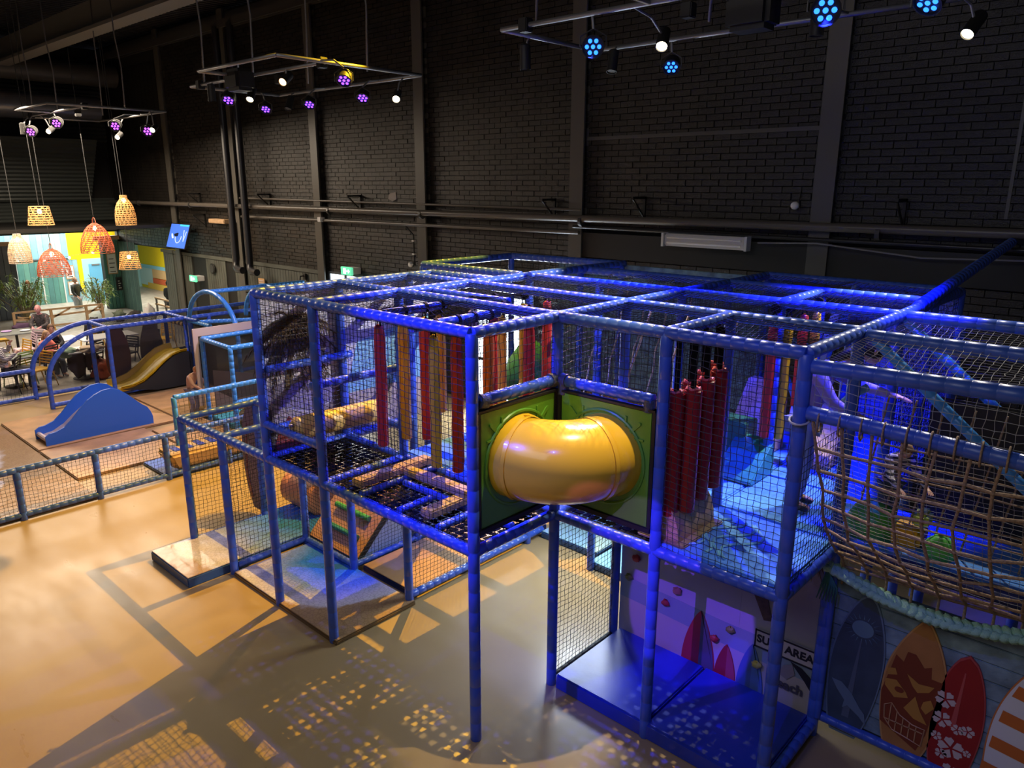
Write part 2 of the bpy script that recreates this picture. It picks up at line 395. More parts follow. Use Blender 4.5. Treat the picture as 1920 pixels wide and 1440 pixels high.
# brackets
BR = None
brl = ['left of the television', 'just right of the drainpipes', 'right of the second drainpipe bay', 'left of the pale scar in the bricks', 'left of the fluorescent fitting', 'above the fluorescent fitting', 'right of the broad pillar']
for k, (x, z) in enumerate(((-19.8, 4.4), (-19.6, 3.75), (-15.6, 4.42), (-11.4, 4.42), (-5.3, 4.42), (-3.3, 4.48), (.85, 4.5))):
    b = MB(); b.box(x-.02, x+.02, 7.05, 7.45, z+.0, z+.04).box(x-.02, x+.02, 7.42, 7.46, z-.36, z).ring_path([(x, 7.08, z), (x, 7.44, z-.32)], .018, 6)
    b.box(x-.16, x+.02, 7.4, 7.46, z, z+.04)
    tag(b.build('wall_bracket', BLK), 'black triangular steel bracket '+brl[k], 'bracket')
# fluorescent fitting
ft = thing('fluorescent_fitting', 'long white dusty fluorescent batten fixed under the pipe', 'light', (-1.95, 7.1, 3.84))
MB().bevbox(-2.66, -1.24, 7.08, 7.2, 3.74, 3.94, .02).build('housing', mat('dusty_white', (.62, .58, .55), .5), ft)
for z in (3.80, 3.88): MB().cyl((-2.6, 7.07, z), (-1.3, 7.07, z), .018).build('tube', mat('tube_off', (.85, .8, .76), .3), ft)
MB().box(-2.7, -2.66, 7.05, 7.2, 3.73, 3.95).build('end_cap', WHT, ft); MB().box(-1.24, -1.2, 7.05, 7.2, 3.73, 3.95).build('end_cap', WHT, ft)
ft = thing('fluorescent_fitting', 'short pale batten fitting left of the drainpipes', 'light', (-18.4, 7.2, 3.6))
MB().bevbox(-18.9, -17.9, 7.2, 7.48, 3.55, 3.68, .02).build('housing', WOOD, ft)
# sensors
def sensor(x, z, lab):
    t = thing('wall_sensor', lab, 'sensor', (x, 7.3, z))
    MB().lathe([(.02, 0), (.055, .01), (.06, .06), (.04, .1)], 14, (x, 7.28, z), 'y').build('sensor_head', WHT, t, True)
    MB().ring_path([(x, 7.4, z), (x+.02, 7.38, z-.05), (x+.02, 7.44, z+.2)], .012, 6).build('cable', BLK, t)
sensor(-.62, 4.42, 'white round sensor beside the broad pillar at right')
sensor(-9.45, 2.93, 'white round sensor at the foot of a conduit drop')
t = thing('conduit_drop', 'vertical conduit with clips dropping to a white sensor', 'pipe', (-9.4, 7.4, 3))
MB().ring_path([(-9.7, 7.3, 3.9), (-9.42, 7.4, 3.6), (-9.42, 7.42, 2.9)], .018, 6).build('conduit', BLK, t)
for z in (3.45, 3.15): MB().box(-9.46, -9.38, 7.38, 7.46, z, z+.03).build('clip', WHT, t)
tag(MB().bevbox(-12.95, -12.8, 7.2, 7.34, 3.78, 3.9, .01).build('junction_box', WHT), 'small white junction box on the conduit', 'junction box')
b = MB(); b.prism([(0,0),(.16,-.05),(.3,0),(.28,.16),(.1,.14),(.03,.1)], lambda a, c, t: (-10.35+a, 7.47-t, 4.38+c), 0, .01)
tag(b.build('plaster_patch', mat('bare_plaster', (.42, .38, .34), .8)), 'pale plaster scar on the black brick wall', 'patch')
# glass door with daylight behind the play frame
DAY = emis('daylight', (.80, .92, 1), 3.2)
for nm, x0, x1, hh in (('door_1', -7.5, -5.8, 2.45), ('door_2', -12.95, -11.45, 2.45)):
    dr = struct(MB().box(x0, x1, YW-.06, YW, hh, hh+.06).box(x0, x0+.06, YW-.06, YW, 0, hh).box(x1-.06, x1, YW-.06, YW, 0, hh).box((x0+x1)/2-.04, (x0+x1)/2+.04, YW-.06, YW, 0, hh).build(nm, mat('door_frame', (.08, .09, .1), .4)))
    MB().box(x0+.06, (x0+x1)/2-.04, YW-.03, YW-.02, .05, hh).build('pane', DAY, dr)
    MB().box((x0+x1)/2+.04, x1-.06, YW-.03, YW-.02, .05, hh).build('pane', DAY, dr)
    MB().box(x0+.06, x1-.06, YW-.055, YW-.03, 1.0, 1.06).build('push_bar', DGREY, dr)
# emergency exit signs
def exit_sign(x, z, lab):
    t = thing('exit_sign', lab, 'sign', (x, 7.2, z))
    MB().bevbox(x-.2, x+.2, 7.2, 7.47, z-.08, z+.08, .01).build('sign_housing', WHT, t); MB().bevbox(x-.22, x+.22, 7.15, 7.22, z-.1, z+.1, .01).build('sign_face', emis('exit_green', (.15, .75, .42), .9), t)
    a = MB(); a.box(x-.1, x+.0, 7.14, 7.15, z-.07, z+.07); a.box(x+.02, x+.1, 7.14, 7.15, z-.015, z+.015)
    a.prism([(.1,-.05),(.17,0),(.1,.05)], lambda p, q, t_: (x+p, 7.15-t_, z+q), 0, .01); a.build('pictogram', emis('exit_white', (.9, 1, .95), 1.4), t)
exit_sign(-20.3, 1.72, 'small lit green exit sign on the dark cladding at left')
exit_sign(-11.75, 2.62, 'green exit sign above the bright glass door')
t = thing('wall_clock', 'round black clock on dark cladding above exit sign', 'clock', (-19.3, 7.3, 2.1))
MB().lathe([(.16, 0), (.17, .02), (.15, .05)], 20, (-19.3, 7.36, 2.1), 'y').build('clock_case', BLK, t); MB().lathe([(.13, 0), (.13, .01)], 20, (-19.3, 7.35, 2.1), 'y').build('clock_face', DGREY, t)
tag(MB().lathe([(.11, 0), (.11, .02)], 18, (-17.35, 7.36, 2.2), 'y').build('round_sign', mat('lilac_sign', (.45, .40, .62), .5)), 'round lilac disc sign beside the drainpipe foot', 'sign')
t = thing('coat_hook', 'small black hook fitting on the cladding rail', 'hook', (-14.0, 7.3, 2.3))
MB().box(-14.06, -13.94, 7.36, 7.42, 2.2, 2.36).ring_path([(-14, 7.38, 2.3), (-14, 7.25, 2.3), (-14, 7.22, 2.12)], .02, 6).build('hook', BLK, t)
# red notices
for k, (x, z, c, lab) in enumerate(((-16.3, 1.9, (.75, .45, .2), 'small orange notice highest on the dark wall'), (-16.2, 1.55, (.6, .08, .12), 'upper red notice on dark wall behind arches'), (-15.7, 1.2, (.62, .1, .25), 'large pink and red notice below the upper red one'), (-15.5, .85, (.6, .2, .35), 'lowest pink notice on dark wall'))):
    t = thing('wall_notice', lab, 'notice', (x, 7.38, z))
    MB().box(x-.17, x+.17, 7.37, 7.4, z-.14, z+.14).build('board', mat('notice_%d' % k, c, .6), t)
    for q in range(3): MB().box(x-.12, x+.12, 7.36, 7.37, z-.08+q*.07, z-.05+q*.07).build('print_line', mat('notice_print', (.75, .6, .6), .6), t)
# television
t = thing('television', 'tilted blue television screen hung on the brick wall', 'television', (-20.7, 7.2, 3.1))
q = lambda a, b_, t_: (-21.55+a*1.35, 6.95-t_+(.28*b_), 2.68+b_*.78)
MB().prism([(0,0),(1,0),(1,1),(0,1)], q, 0, -.06).build('casing', BLK, t)
MB().prism([(.02,.03),(.98,.03),(.98,.97),(.02,.97)], q, 0, .01).build('screen', emis('screen_blue', (.05, .14, .62), 1.1), t)
a = MB(); a.prism([(.5,.9),(.98,.9),(.98,.97),(.5,.97)], q, .01, .014)
a.build('banner', emis('screen_cyan', (.05, .45, .8), 1.0), t)
a = MB(); pts = [(.55+.16*math.cos(s_), .5-.28*math.sin(s_)) for s_ in [k*PI/8 for k in range(9)]]
a.ring_path([q(x_, y_, .016) for x_, y_ in pts], .012, 5); a.ring_path([q(.78, .75, .016), q(.85, .3, .016), q(.92, .7, .016)], .012, 5); a.ell(q(.25, .45, .02), .07, .01, .12)
a.build('screen_picture', emis('screen_pale', (.5, .6, .9), .9), t)
MB().cyl((-20.9, 7.0, 3.1), (-20.9, 7.5, 3.2), .05).build('bracket', BLK, t)
# ================================================================ MAIN PLAY FRAME
X = lambda i: i*M1
Y = lambda j: j*MY
pf = thing('play_frame', 'large blue padded two-storey play frame with black netting in the middle of the hall', 'play frame', (-.5, 2.5, 0))
def pole(i, j, z0, z1, r=.050, m=BLUEP): return padded('pole', (i*M1, j*MY, z0), (i*M1, j*MY, z1), m, pf, r)
def beam(p0, p1, r=.050, m=BLUEP): return padded('beam', p0, p1, m, pf, r)
def bx_(i0, i1, j, z, r=.050):
    a = i0
    while a < i1: beam((X(a), Y(j), z), (X(min(a+1, i1)), Y(j), z), r); a += 1
def by_(i, j0, j1, z, r=.050):
    a = j0
    while a < j1: beam((X(i), Y(a), z), (X(i), Y(min(a+1, j1)), z), r); a += 1
# full height poles
for i, j in ((-3,0),(-2,0),(0,0),(0,1),(1,1),(2,1),(-3,1),(-3,2),(-2,1),(-2,3),(0,2),(0,3),(1,3),(2,3),(0,4),(1,4),(2,4),(-2,4),(-1,3),(0,5),(1,5),(2,5),(2,2)):
    pole(i, j, 0, ZT)
for i, j in ((-5,0),(-4,0),(-5,1),(-4,1)): pole(i, j, 0, ZD+.02)
pole(1, 2, ZD, ZT)
# roof
for j, i0, i1 in ((0,-3,0),(1,-3,2),(2,-3,2),(3,-2,2),(4,-2,2),(5,0,2)): bx_(i0, i1, j, ZT)
for i, j0, j1 in ((-3,0,2.4),(-2,0,5),(0,0,5),(1,1,2),(1,3,4),(2,1,5)): by_(i, j0, j1, ZT)
for x in (-1.42, -.70): beam((x, 0, ZT-.05), (x, MY, ZT-.05), .042)
beam((-3.22, 2.45, ZT), (-2.14, 2.45+.0, ZT)); beam((-2.14, 1.5, ZT-.03), (-1.0, 1.5, ZT-.03), .042)
# rear left raised bay
for a, b_ in (((-3.95,2.95),(-3.95,4.75)), ((-3.95,4.75),(-2.0,4.9)), ((-2.05,3.0),(-2.0,4.9)), ((-3.95,2.95),(-2.14,2.95))):
    beam((*a, ZT+.02), (*b_, ZT+.02))
for p in ((-3.95,2.95),(-3.95,4.75),(-2.0,4.9)): padded('pole', (*p, 0), (*p, ZT), BLUEP, pf)
# deck beams
for j, i0, i1 in ((0,-3,0),(1,-3,2),(2,0,2),(3,-2,2)): bx_(i0, i1, j, ZD)
for i, j0, j1 in ((-3,0,2),(-2,0,3),(0,0,5),(1,1,2),(2,1,5)): by_(i, j0, j1, ZD)
bx_(-5, -3, 0, ZD); by_(-5, 0, 1, ZD, .044); by_(-4, 0, 1, ZD, .044); bx_(-5, -3, 1, ZD)
# guard rails
bx_(-3, -2, 0, 2.20, .044); by_(-3, 0, 1, 2.12, .044); bx_(-3, -2, 1, 2.16, .044)
by_(0, .06, .94, ZG); bx_(.1, .92, 1, ZG)
beam((-3.15, .04, 2.80), (-3.15, 1.12, 2.80), .044); beam((-2.22, -.02, 2.80), (-2.22, 1.12, 2.80), .044)
# joints of the guard rails at the tube corner
TAPE = mat('grey_tape', (.06, .07, .10), .45, bump=.5, bscale=40)
for p0_, p1_, r_ in (((0,.93,ZG),(0,1.03,ZG),.062), ((.02,1.035,ZG),(.12,1.035,ZG),.062), ((0,.06,ZG),(0,.14,ZG-.02),.064), ((.08,1.03,ZG-.12),(.08,1.03,ZG),.05), ((.95,1.03,ZG-.1),(.95,1.03,ZG),.05)):
    smooth_angle(MB().cyl(p0_, p1_, r_).build('tape_wrap', TAPE, pf))
# bottom rails
by_(-4, .05, 1, .10, .040); bx_(-4, -3, 1, .10, .040); by_(-3, 1, 3, .10, .040); by_(-2, 1, 3.3, .10, .045); beam((0, 1.06, .07), (0, 2.05, .07), .03, BLK)
by_(2, 1, 2, .10, .045)
# nets ------------------------------------------------------------
H2 = ZT-ZD
net((X(-3), .0, ZD), (M1, 0, 0), (0, 0, H2), pf, seed=1)
for i in (-2, -1): net((X(i), .0, ZD), (M1, 0, 0), (0, 0, H2), pf, seed=i)
net((0, .03, ZG), (0, .98, 0), (0, 0, ZT-ZG), pf, seed=3)
net((0.04, MY, ZG), (.98, 0, 0), (0, 0, ZT-ZG), pf, seed=4)
net((X(1), MY, ZD), (M1, 0, 0), (0, 0, H2), pf, seed=5)
for j in (0, 1): net((X(-3), Y(j), ZD), (0, MY, 0), (0, 0, H2), pf, seed=6+j)
net((X(-3), Y(1), ZD), (M1, 0, 0), (0, 0, .38), pf, seed=9)
# ground level nets
net((X(-5), 0, .08), (0, MY, 0), (0, 0, ZD-.1), pf); net((X(-4), .02, .12), (0, MY, 0), (0, 0, ZD-.14), pf, seed=2)
net((X(-5), .0, .08), (M1, 0, 0), (0, 0, ZD-.1), pf, seed=8) if False else None
for j in (1, 2): net((X(-3), Y(j), .12), (0, MY, 0), (0, 0, ZD-.14), pf, seed=3+j); net((X(-2), Y(j), .12), (0, MY, 0), (0, 0, ZD-.14), pf, seed=6+j)
net((X(-4), Y(1), .12), (M1, 0, 0), (0, 0, ZD-.14), pf, seed=12)
net((0, MY, .10), (0, MY, 0), (0, 0, ZD-.14), pf, seed=11)
# roof nets
for i, j in ((-3,0),(-2,0),(-1,0),(-3,1),(-2,1),(-1,1),(0,1),(1,1),(0,2),(1,2),(-2,2),(-1,2),(0,3),(1,3),(-1,3),(0,4),(1,4)):
    net((X(i), Y(j), ZT+.02), (M1, 0, 0), (0, MY, 0), pf, sag=-.10, seed=20+(i*3+j) % 4, name='roof_net')
# inner and rear nets
for i, j in ((-2,3),(-1,3),(0,3)): net((X(i), Y(3), ZD), (M1, 0, 0), (0, 0, H2), pf, seed=30)
for i in (0, 1): net((X(i), Y(5), ZD), (M1, 0, 0), (0, 0, H2), pf, seed=31)
net((X(-1), Y(4), ZD), (M1, 0, 0), (0, 0, H2), pf, seed=33); net((X(0), Y(1), ZT), (0, MY, 0), (0, 0, -.55), pf, seed=32)
for j in (3, 4): net((X(2), Y(j), ZD), (0, MY, 0), (0, 0, H2), pf, seed=34); net((X(0), Y(j), ZD), (0, MY, 0), (0, 0, H2), pf, seed=35)
net((-3.95, 2.95, ZD), (0, 1.8, 0), (0, 0, H2), pf, seed=36); net((-3.95, 4.8, ZD), (1.9, .1, 0), (0, 0, H2), pf, seed=37)
net((X(2), Y(1), ZD), (0, MY, 0), (0, 0, H2*.6), pf, seed=38)
# webbing decks -----------------------------------------------------
def web(x0, x1, y0, y1, z, p=.084, w_=.050, name='webbing_deck'):
    b = MB(); nx = round((x1-x0)/p); ny = round((y1-y0)/p); dx = (x1-x0)/nx; dy = (y1-y0)/ny; rn = random.Random(4)
    for i in range(nx):
        x = x0+(i+.5)*dx+rn.uniform(-.004, .004)
        for k in range(ny): 
            y = y0+k*dy; a = .004 if (i+k) % 2 else -.003
            b.box(x-w_/2, x+w_/2, y, y+dy, z+a, z+a+.003)
    for k in range(ny):
        y = y0+(k+.5)*dy+rn.uniform(-.004, .004)
        for i in range(nx):
            x = x0+i*dx; a = -.003 if (i+k) % 2 else .004
            b.box(x, x+dx, y-w_/2, y+w_/2, z+a, z+a+.003)
    o = b.build(name, STRAP, pf); o['kind'] = 'stuff'; return o
web(X(-3)+.04, X(-2)-.04, .04, MY-.04, ZD); web(X(-2)+.04, -.04, .04, MY-.04, ZD)
web(.04, X(1)-.02, MY+.04, Y(2)-.04, ZD)
for p0, p1 in (((-1.58,.04),(-1.58,1.0)), ((-1.5,.52),(-.05,.52)), ((-1.02,.05),(-1.02,.5)), ((-.78,.55),(-.78,1.0)), ((-.5,.05),(-.5,.5))):
    beam((*p0, ZD+.035), (*p1, ZD+.035), .036)
# wooden-look foam planks on the webbing
PL = mat('plank_foam', (.62, .40, .17), .5, noise=.2, nscale=7, bump=.2, bscale=20)
def plank(x0, x1, y0, y1, lab, z=ZD+.07):
    o = MB().bevbox(x0, x1, y0, y1, z, z+.075, .012).build('foam_plank', PL); tag(o, lab, 'foam plank', 'foam planks on the webbing deck')
plank(-1.76, -1.62, .07, 1.0, 'longest tan foam plank lying across the black webbing deck')
plank(-1.60, -.06, .58, .71, 'tan foam plank running sideways from the longest plank')
plank(-.74, -.60, .06, .52, 'short tan foam plank nearest the blue front post')
plank(.30, .52, 1.22, 1.34, 'small tan foam plank on webbing below the yellow tube')
plank(-.22, -.08, .62, .9, 'stub of tan plank under the green tube panel')
# padded decks
def pad(x0, x1, y0, y1, m=PADB, z=ZD+.0):
    b = MB().bevbox(x0+.006, x1-.006, y0+.006, y1-.006, z, z+.07, .014).build('deck_pad', m, pf); return b
for i, j in ((1,1),(0,2),(1,2),(0,3),(1,3),(0,4),(1,4),(-2,2),(-1,2),(-1,3),(-2,1),(-1,1)): pad(X(i), X(i+1), Y(j), Y(j+1))
pad(X(-1), 0, Y(1), Y(2)); pad(X(2), X(3.5), Y(2)+.05, Y(3))
# tube slide with green panels ---------------------------------------
ts = thing('tube_slide', 'fat yellow plastic tube elbow between two green panels', 'tube', (.3, .7, 2.45))
def rr_panel(fn, parent):
    b = MB(); b.prism([(.05,1.99),(.97,1.99),(.97,2.98),(.05,2.98)], fn, -.014, .014); o = b.build('panel', GREENP, parent)
    bm = bmesh.new(); bm.from_mesh(o.data); bmesh.ops.bevel(bm, geom=bm.edges[:], offset=.01, segments=2, affect='EDGES'); bm.to_mesh(o.data); bm.free(); smooth_angle(o)
    for a, c, s, q in ((.12, 2.90, 1, -1), (.90, 2.90, -1, -1)):
        e = MB()
        for P in ([(.03,.03),(.05,.03),(.17,.15),(.15,.17),(.03,.05)], [(.165,.0),(.18,.0),(.18,.18),(.165,.18)], [(0,.165),(.18,.165),(.18,.18),(0,.18)]):
            e.prism([(a+s*u_, c+q*v_) for u_, v_ in P], fn, .012, .026)
        e.build('arrow_relief', GREENP, o)['kind'] = 'stuff'
    f = MB(); f.prism([(.02,1.95),(1.0,1.95),(1.0,1.99),(.02,1.99)], fn, -.03, .03).prism([(.02,2.98),(1.0,2.98),(1.0,3.0),(.02,3.0)], fn, -.03, .03).prism([(.015,1.95),(.05,1.95),(.05,3.0),(.015,3.0)], fn, -.03, .02).prism([(.97,1.95),(1.0,1.95),(1.0,3.0),(.97,3.0)], fn, -.03, .02)
    f.build('panel_edge', BLK, o)
    r = [fn(.51+.405*math.cos(2*PI*k/40), 2.50+.405*math.sin(2*PI*k/40), .018) for k in range(40)]
    smooth_angle(MB().ring_path(r, .014, 6, closed=True).build('ring_relief', GREENP, o))
rr_panel(lambda a, c, t: (t+.02, a, c), ts)
rr_panel(lambda a, c, t: (a+.03, MY-.02-t, c), ts)
path = []; rad = []
Rm = .52; cx, cy, cz = 0.0, MY, 2.515
path.append((-.02, cy-Rm, cz)); rad.append(.365)
for k in range(25):
    t = PI/2*k/24; path.append((cx+.04+ (Rm)*math.sin(t)*1.0, cy-.04-Rm*math.cos(t), cz)); rad.append(.345 if 0 < k < 24 else .36)
path.append((cx+Rm+.04, cy+.02, cz)); rad.append(.365)
smooth_angle(MB().ring_path(path, rad, 40, cap=False).build('tube_elbow', YTUBE, ts))
smooth_angle(MB().ring_path([path[3], path[4]], [.356, .352], 40, cap=False).build('tube_seam', YTUBE, ts))
smooth_angle(MB().ring_path([path[20], path[21]], [.352, .356], 40, cap=False).build('tube_seam', YTUBE, ts))
# hanging rolls -------------------------------------------------------
def roll(x, y, z0, z1, m, lab, r=.053, grp='hanging vinyl rolls'):
    t = thing('hanging_roll', lab, 'hanging roll', (x, y, z1), grp); rn = random.Random(int(x*100+y*37)); k = 9
    pth = [(x+rn.uniform(-.003,.003), y+rn.uniform(-.003,.003), z1+(z0-z1)*q/k) for q in range(k+1)]
    o = MB().ring_path([(x, y, z1+.02)]+pth+[(x, y, z0-.015)], [r*.4, r*.8]+[r*(1+rn.uniform(-.03,.03)) for _ in range(k-1)]+[r, r*.5], 8).build('roll_cover', m, t); smooth_angle(o)
    MB().ring_path([(x-.03, y, z1+.0), (x-.02, y, ZT-.12), (x, y, ZT-.02), (x+.02, y, ZT-.12), (x+.03, y, z1)], .008, 4).build('hanging_strap', STRAP, t)
    MB().ring_path([(x, y, ZT-.05), (x, y+.03, ZT-.05)], .052, 8).build('beam_loop', STRAP, t)
T1 = ZT-.16
roll(-1.42, .22, 2.33, T1, REDV, 'leftmost red hanging roll behind the front net')
roll(-1.42, .50, 2.33, T1, YELV, 'yellow hanging roll just right of the leftmost red roll')
roll(-1.42, .76, 2.26, T1, REDV, 'second red hanging roll, between the front yellow rolls')
roll(-.70, .24, 2.30, T1, YELV, 'longest yellow hanging roll ending at the tan plank', .048)
roll(-1.42, .96, 2.5, T1, YELV, 'yellow roll partly hidden behind the longest yellow roll')
roll(-.70, .50, 2.18, T1, REDV, 'red hanging roll nearest the blue front post')
roll(-.70, .70, 2.4, T1, YELV, 'short yellow roll beside the red roll nearest the front post')
roll(-.70, .90, 2.2, T1, mat('orange_vinyl', (.70, .14, .015), .35), 'orange roll hanging by the green tube panel')
for y, c, z0, lab in ((1.22, REDV, 2.35, 'dark red roll hanging in the second bay by the white door light'), (1.62, YELV, 2.3, 'yellow roll in the second bay beside the green seat'), (1.95, REDV, 2.25, 'bright red roll in the second bay in front of the green seat'), (.95, mat('lilac_vinyl', (.45, .35, .75), .4), 2.3, 'pale lilac roll hanging left of the front post top')):
    roll(-1.55+.15*y, y+.45, z0, T1, c, lab)
roll(-.95, 1.35, 2.05, T1, YELV, 'yellow roll hanging behind the front post', .045)
roll(-.6, 1.35, 2.05, T1, REDV, 'wide red roll hanging behind the pale guard rail', .055)
for k, (x, y, z0, c, lab) in enumerate(((1.06, 3.0, 2.30, REDV, 'long red roll left of the person in lilac'), (1.12, 3.2, 2.25, YELV, 'long yellow roll left of the person in lilac'), (1.17, 3.45, 2.4, REDV, 'rear red roll left of the person in lilac'), (1.2, 3.7, 2.4, YELV, 'rear yellow roll left of the person in lilac'))):
    roll(x, y, z0, T1, c, lab, .05, 'rolls beside the person in lilac')
# bundle of maroon rollers
names = ['nearest', 'second', 'third', 'fourth', 'fifth', 'sixth', 'farthest']
for k in range(7):
    x = 1.13+.0*k+(.06 if k % 2 else -.03); y = 1.17+.105*k; z0 = 2.10+.045*k*.5; z1 = 3.12+.02*k
    t = thing('hanging_roller', names[k]+' maroon padded roller in the bundle by the tube slide', 'roller', (x, y, z1), 'bundle of maroon rollers')
    o = MB().ring_path([(x, y, z1+.015), (x, y, z1), (x, y, (z0+z1)/2), (x, y, z0), (x, y, z0-.015)], [.05, .072, .072, .072, .05], 14).build('roller_cover', MARV, t); smooth_angle(o)
    MB().box(x-.022, x+.022, y-.004, y+.004, z1-.03, ZT-.03).build('strap', STRAP, t)
    MB().ring_path([(x+.05*math.cos(a_), y+.05*math.sin(a_), z1+.01+.012*(q % 2)) for q, a_ in enumerate([2*PI*q/10 for q in range(10)])], .014, 5, closed=True).build('gathered_top', mat('pink_red', (.75, .12, .10), .5), t)
t = thing('foam_bumper', 'tan curved foam bumper under the maroon rollers', 'foam block', (1.05, 1.5, ZD+.07))
b = MB(); pr = [(0,0),(.30,0),(.29,.12),(.25,.24),(.18,.34),(.09,.36),(0,.34)]
b.prism(pr, lambda a, c, t_: (.93+a, t_, ZD+.07+c), 1.12, 1.72)
b.build('bumper_body', BEIGE, t)
MB().bevbox(.86, 1.3, 1.08, 1.76, ZD+.06, ZD+.09, .01).build('bumper_base', mat('base_mat', (.30, .22, .10), .6), t)
# wedges and blocks on the deck
def wedge(x, y, w_, l, h, m, lab, rz=0, low=.06, top=.1, name='foam_wedge'):
    b = MB().prism([(0,0),(l,0),(l,h),(l-top,h),(0,low)], lambda a, c, t_: (t_-w_/2, a-l/2, c), 0, w_); b.xf(Matrix.Translation((x, y, ZD+.072)) @ Matrix.Rotation(rz, 4, 'Z'))
    o = b.build(name, m); bm = bmesh.new(); bm.from_mesh(o.data); bmesh.ops.bevel(bm, geom=bm.edges[:], offset=.012, segments=2, affect='EDGES'); bm.to_mesh(o.data); bm.free()
    tag(smooth_angle(o), lab, 'foam block'); return o
wedge(.92, 2.92, .40, .50, .36, TEALV, 'teal foam wedge sloping toward the front on the blue deck', .0, .03, .06)
wedge(.62, 3.22, .42, .30, .48, mat('dark_green_foam', (.02, .12, .10), .5), 'dark green foam block behind the teal wedge', .0, .4, .3, 'foam_block')
wedge(.66, 3.70, .42, .60, .76, mat('pink_beige_foam', (.62, .40, .30), .55), 'pinkish foam slope behind the green block', 0, .12, .12)
wedge(1.30, 3.95, .42, .8, .55, BEIGE, 'tan foam wedge beside the person in lilac', .0, .08, .06)
wedge(.35, 2.15+.3, .6, .5, .12, mat('wave_foam', (.10, .30, .45), .4), 'low blue wavy foam step behind the tube slide', 0, .1, .2, 'foam_step')
# wave printed strips on the front pad
for k in range(4):
    b = MB(); pts = [(1.25+.12*k+.10*math.sin(q*.9+k), 1.15+.09*q, ZD+.078) for q in range(9)]
    b.ring_path(pts, .012, 4).build('wave_print', mat('wave_print', (.25, .62, .75), .5), pf)
# long yellow roller over the webbing deck
t = thing('log_roller', 'long tan foam log roller above the webbing deck at left', 'roller', (-2.65, .5, 2.25))
smooth_angle(MB().ring_path([(-2.66, .02, 2.25), (-2.66, .06, 2.25), (-2.60, 1.04, 2.25), (-2.60, 1.08, 2.25)], [.09, .125, .125, .09], 18).build('roller_foam', mat('log_foam', (.70, .48, .14), .45, noise=.2, nscale=6), t))
MB().cyl((-2.66, -.03, 2.3), (-2.6, 1.1, 2.3), .02).build('axle', GALV, t)
# mural on the left inner side -------------------------------------------
mu = thing('mural_panel', 'printed beach mural with palm fronds on the left inner side of the play frame', 'mural', (-3.27, 1.2, ZD))
SKYP = mat('mural_sky', (.66, .62, .66), .6, noise=.25, nscale=2, col2=(.50, .52, .62))
def mp_(m, pts, d, nm, par=mu): return MB().prism(pts, lambda a, c, t_: (-3.27+t_, a, c), d-.006, d).build(nm, m, par)
mp_(SKYP, [(0.02,ZD),(2.42,ZD),(2.42,3.58),(.02,3.58)], .0, 'board')
mp_(mat('mural_hills', (.25, .22, .34), .7), [(0.02,2.55),(.5,2.62),(1.0,2.5),(1.5,2.6),(2.42,2.52),(2.42,2.35),(1.2,2.34),(.6,2.2),(.02,2.4)], .004, 'printed_hills')
mp_(mat('mural_sand', (.52, .44, .38), .7, noise=.3, nscale=14), [(0.02,ZD),(2.42,ZD),(2.42,2.33),(1.2,2.32),(.6,2.18),(.02,2.38)], .003, 'printed_sand')
mp_(mat('mural_sea', (.22, .48, .62), .6), [(1.1,2.3),(2.42,2.3),(2.42,3.1),(1.3,2.9)], .005, 'printed_sea')
mp_(mat('mural_rock', (.20, .15, .11), .7), [(.75,1.95),(.86,2.2),(1.0,2.45),(1.2,2.2),(1.3,1.95)], .008, 'printed_rock')
mp_(mat('mural_red', (.30, .04, .03), .7), [(.1,1.84),(.2,2.05),(.33,2.2),(.5,2.0),(.52,1.84)], .010, 'printed_surfboard')
mp_(mat('mural_dark', (.09, .08, .07), .7), [(.02,1.84),(.03,2.35),(.12,2.3),(.14,1.84)], .010, 'printed_trunk')
FR = mat('palm_print', (.13, .08, .03), .7, noise=.5, nscale=10); fr = MB(); rn = random.Random(2)
for q in range(24):
    a0 = PI*2*q/24+rn.uniform(-.2,.2); L = rn.uniform(.35, .6); cyy, czz = .46, 3.22
    prev = (cyy, czz)
    for s_ in range(1, 9):
        u_ = s_/8; px = cyy+math.cos(a0)*L*u_; pz = czz+math.sin(a0)*L*.75*u_-.28*u_*u_
        fr.ring_path([(-3.255, prev[0], prev[1]), (-3.255, px, pz)], .008, 4)
        for sg in (-1, 1):
            ln = .16*(1-u_*.5); aa = a0-sg*1.1-.5*u_
            qx, qz = px+math.cos(aa)*ln, pz+math.sin(aa)*ln-.06
            fr.prism([(px-.012, pz), (px+.012, pz), (qx, qz)], lambda a, c, t_: (-3.256+t_, a, c), 0, .003)
        prev = (px, pz)
o = fr.build('printed_fronds', FR, mu); o['kind'] = 'stuff'
mp_(FR, [(.3,2.5),(.36,2.5),(.5,3.2),(.44,3.22)], .012, 'printed_palm_trunk')
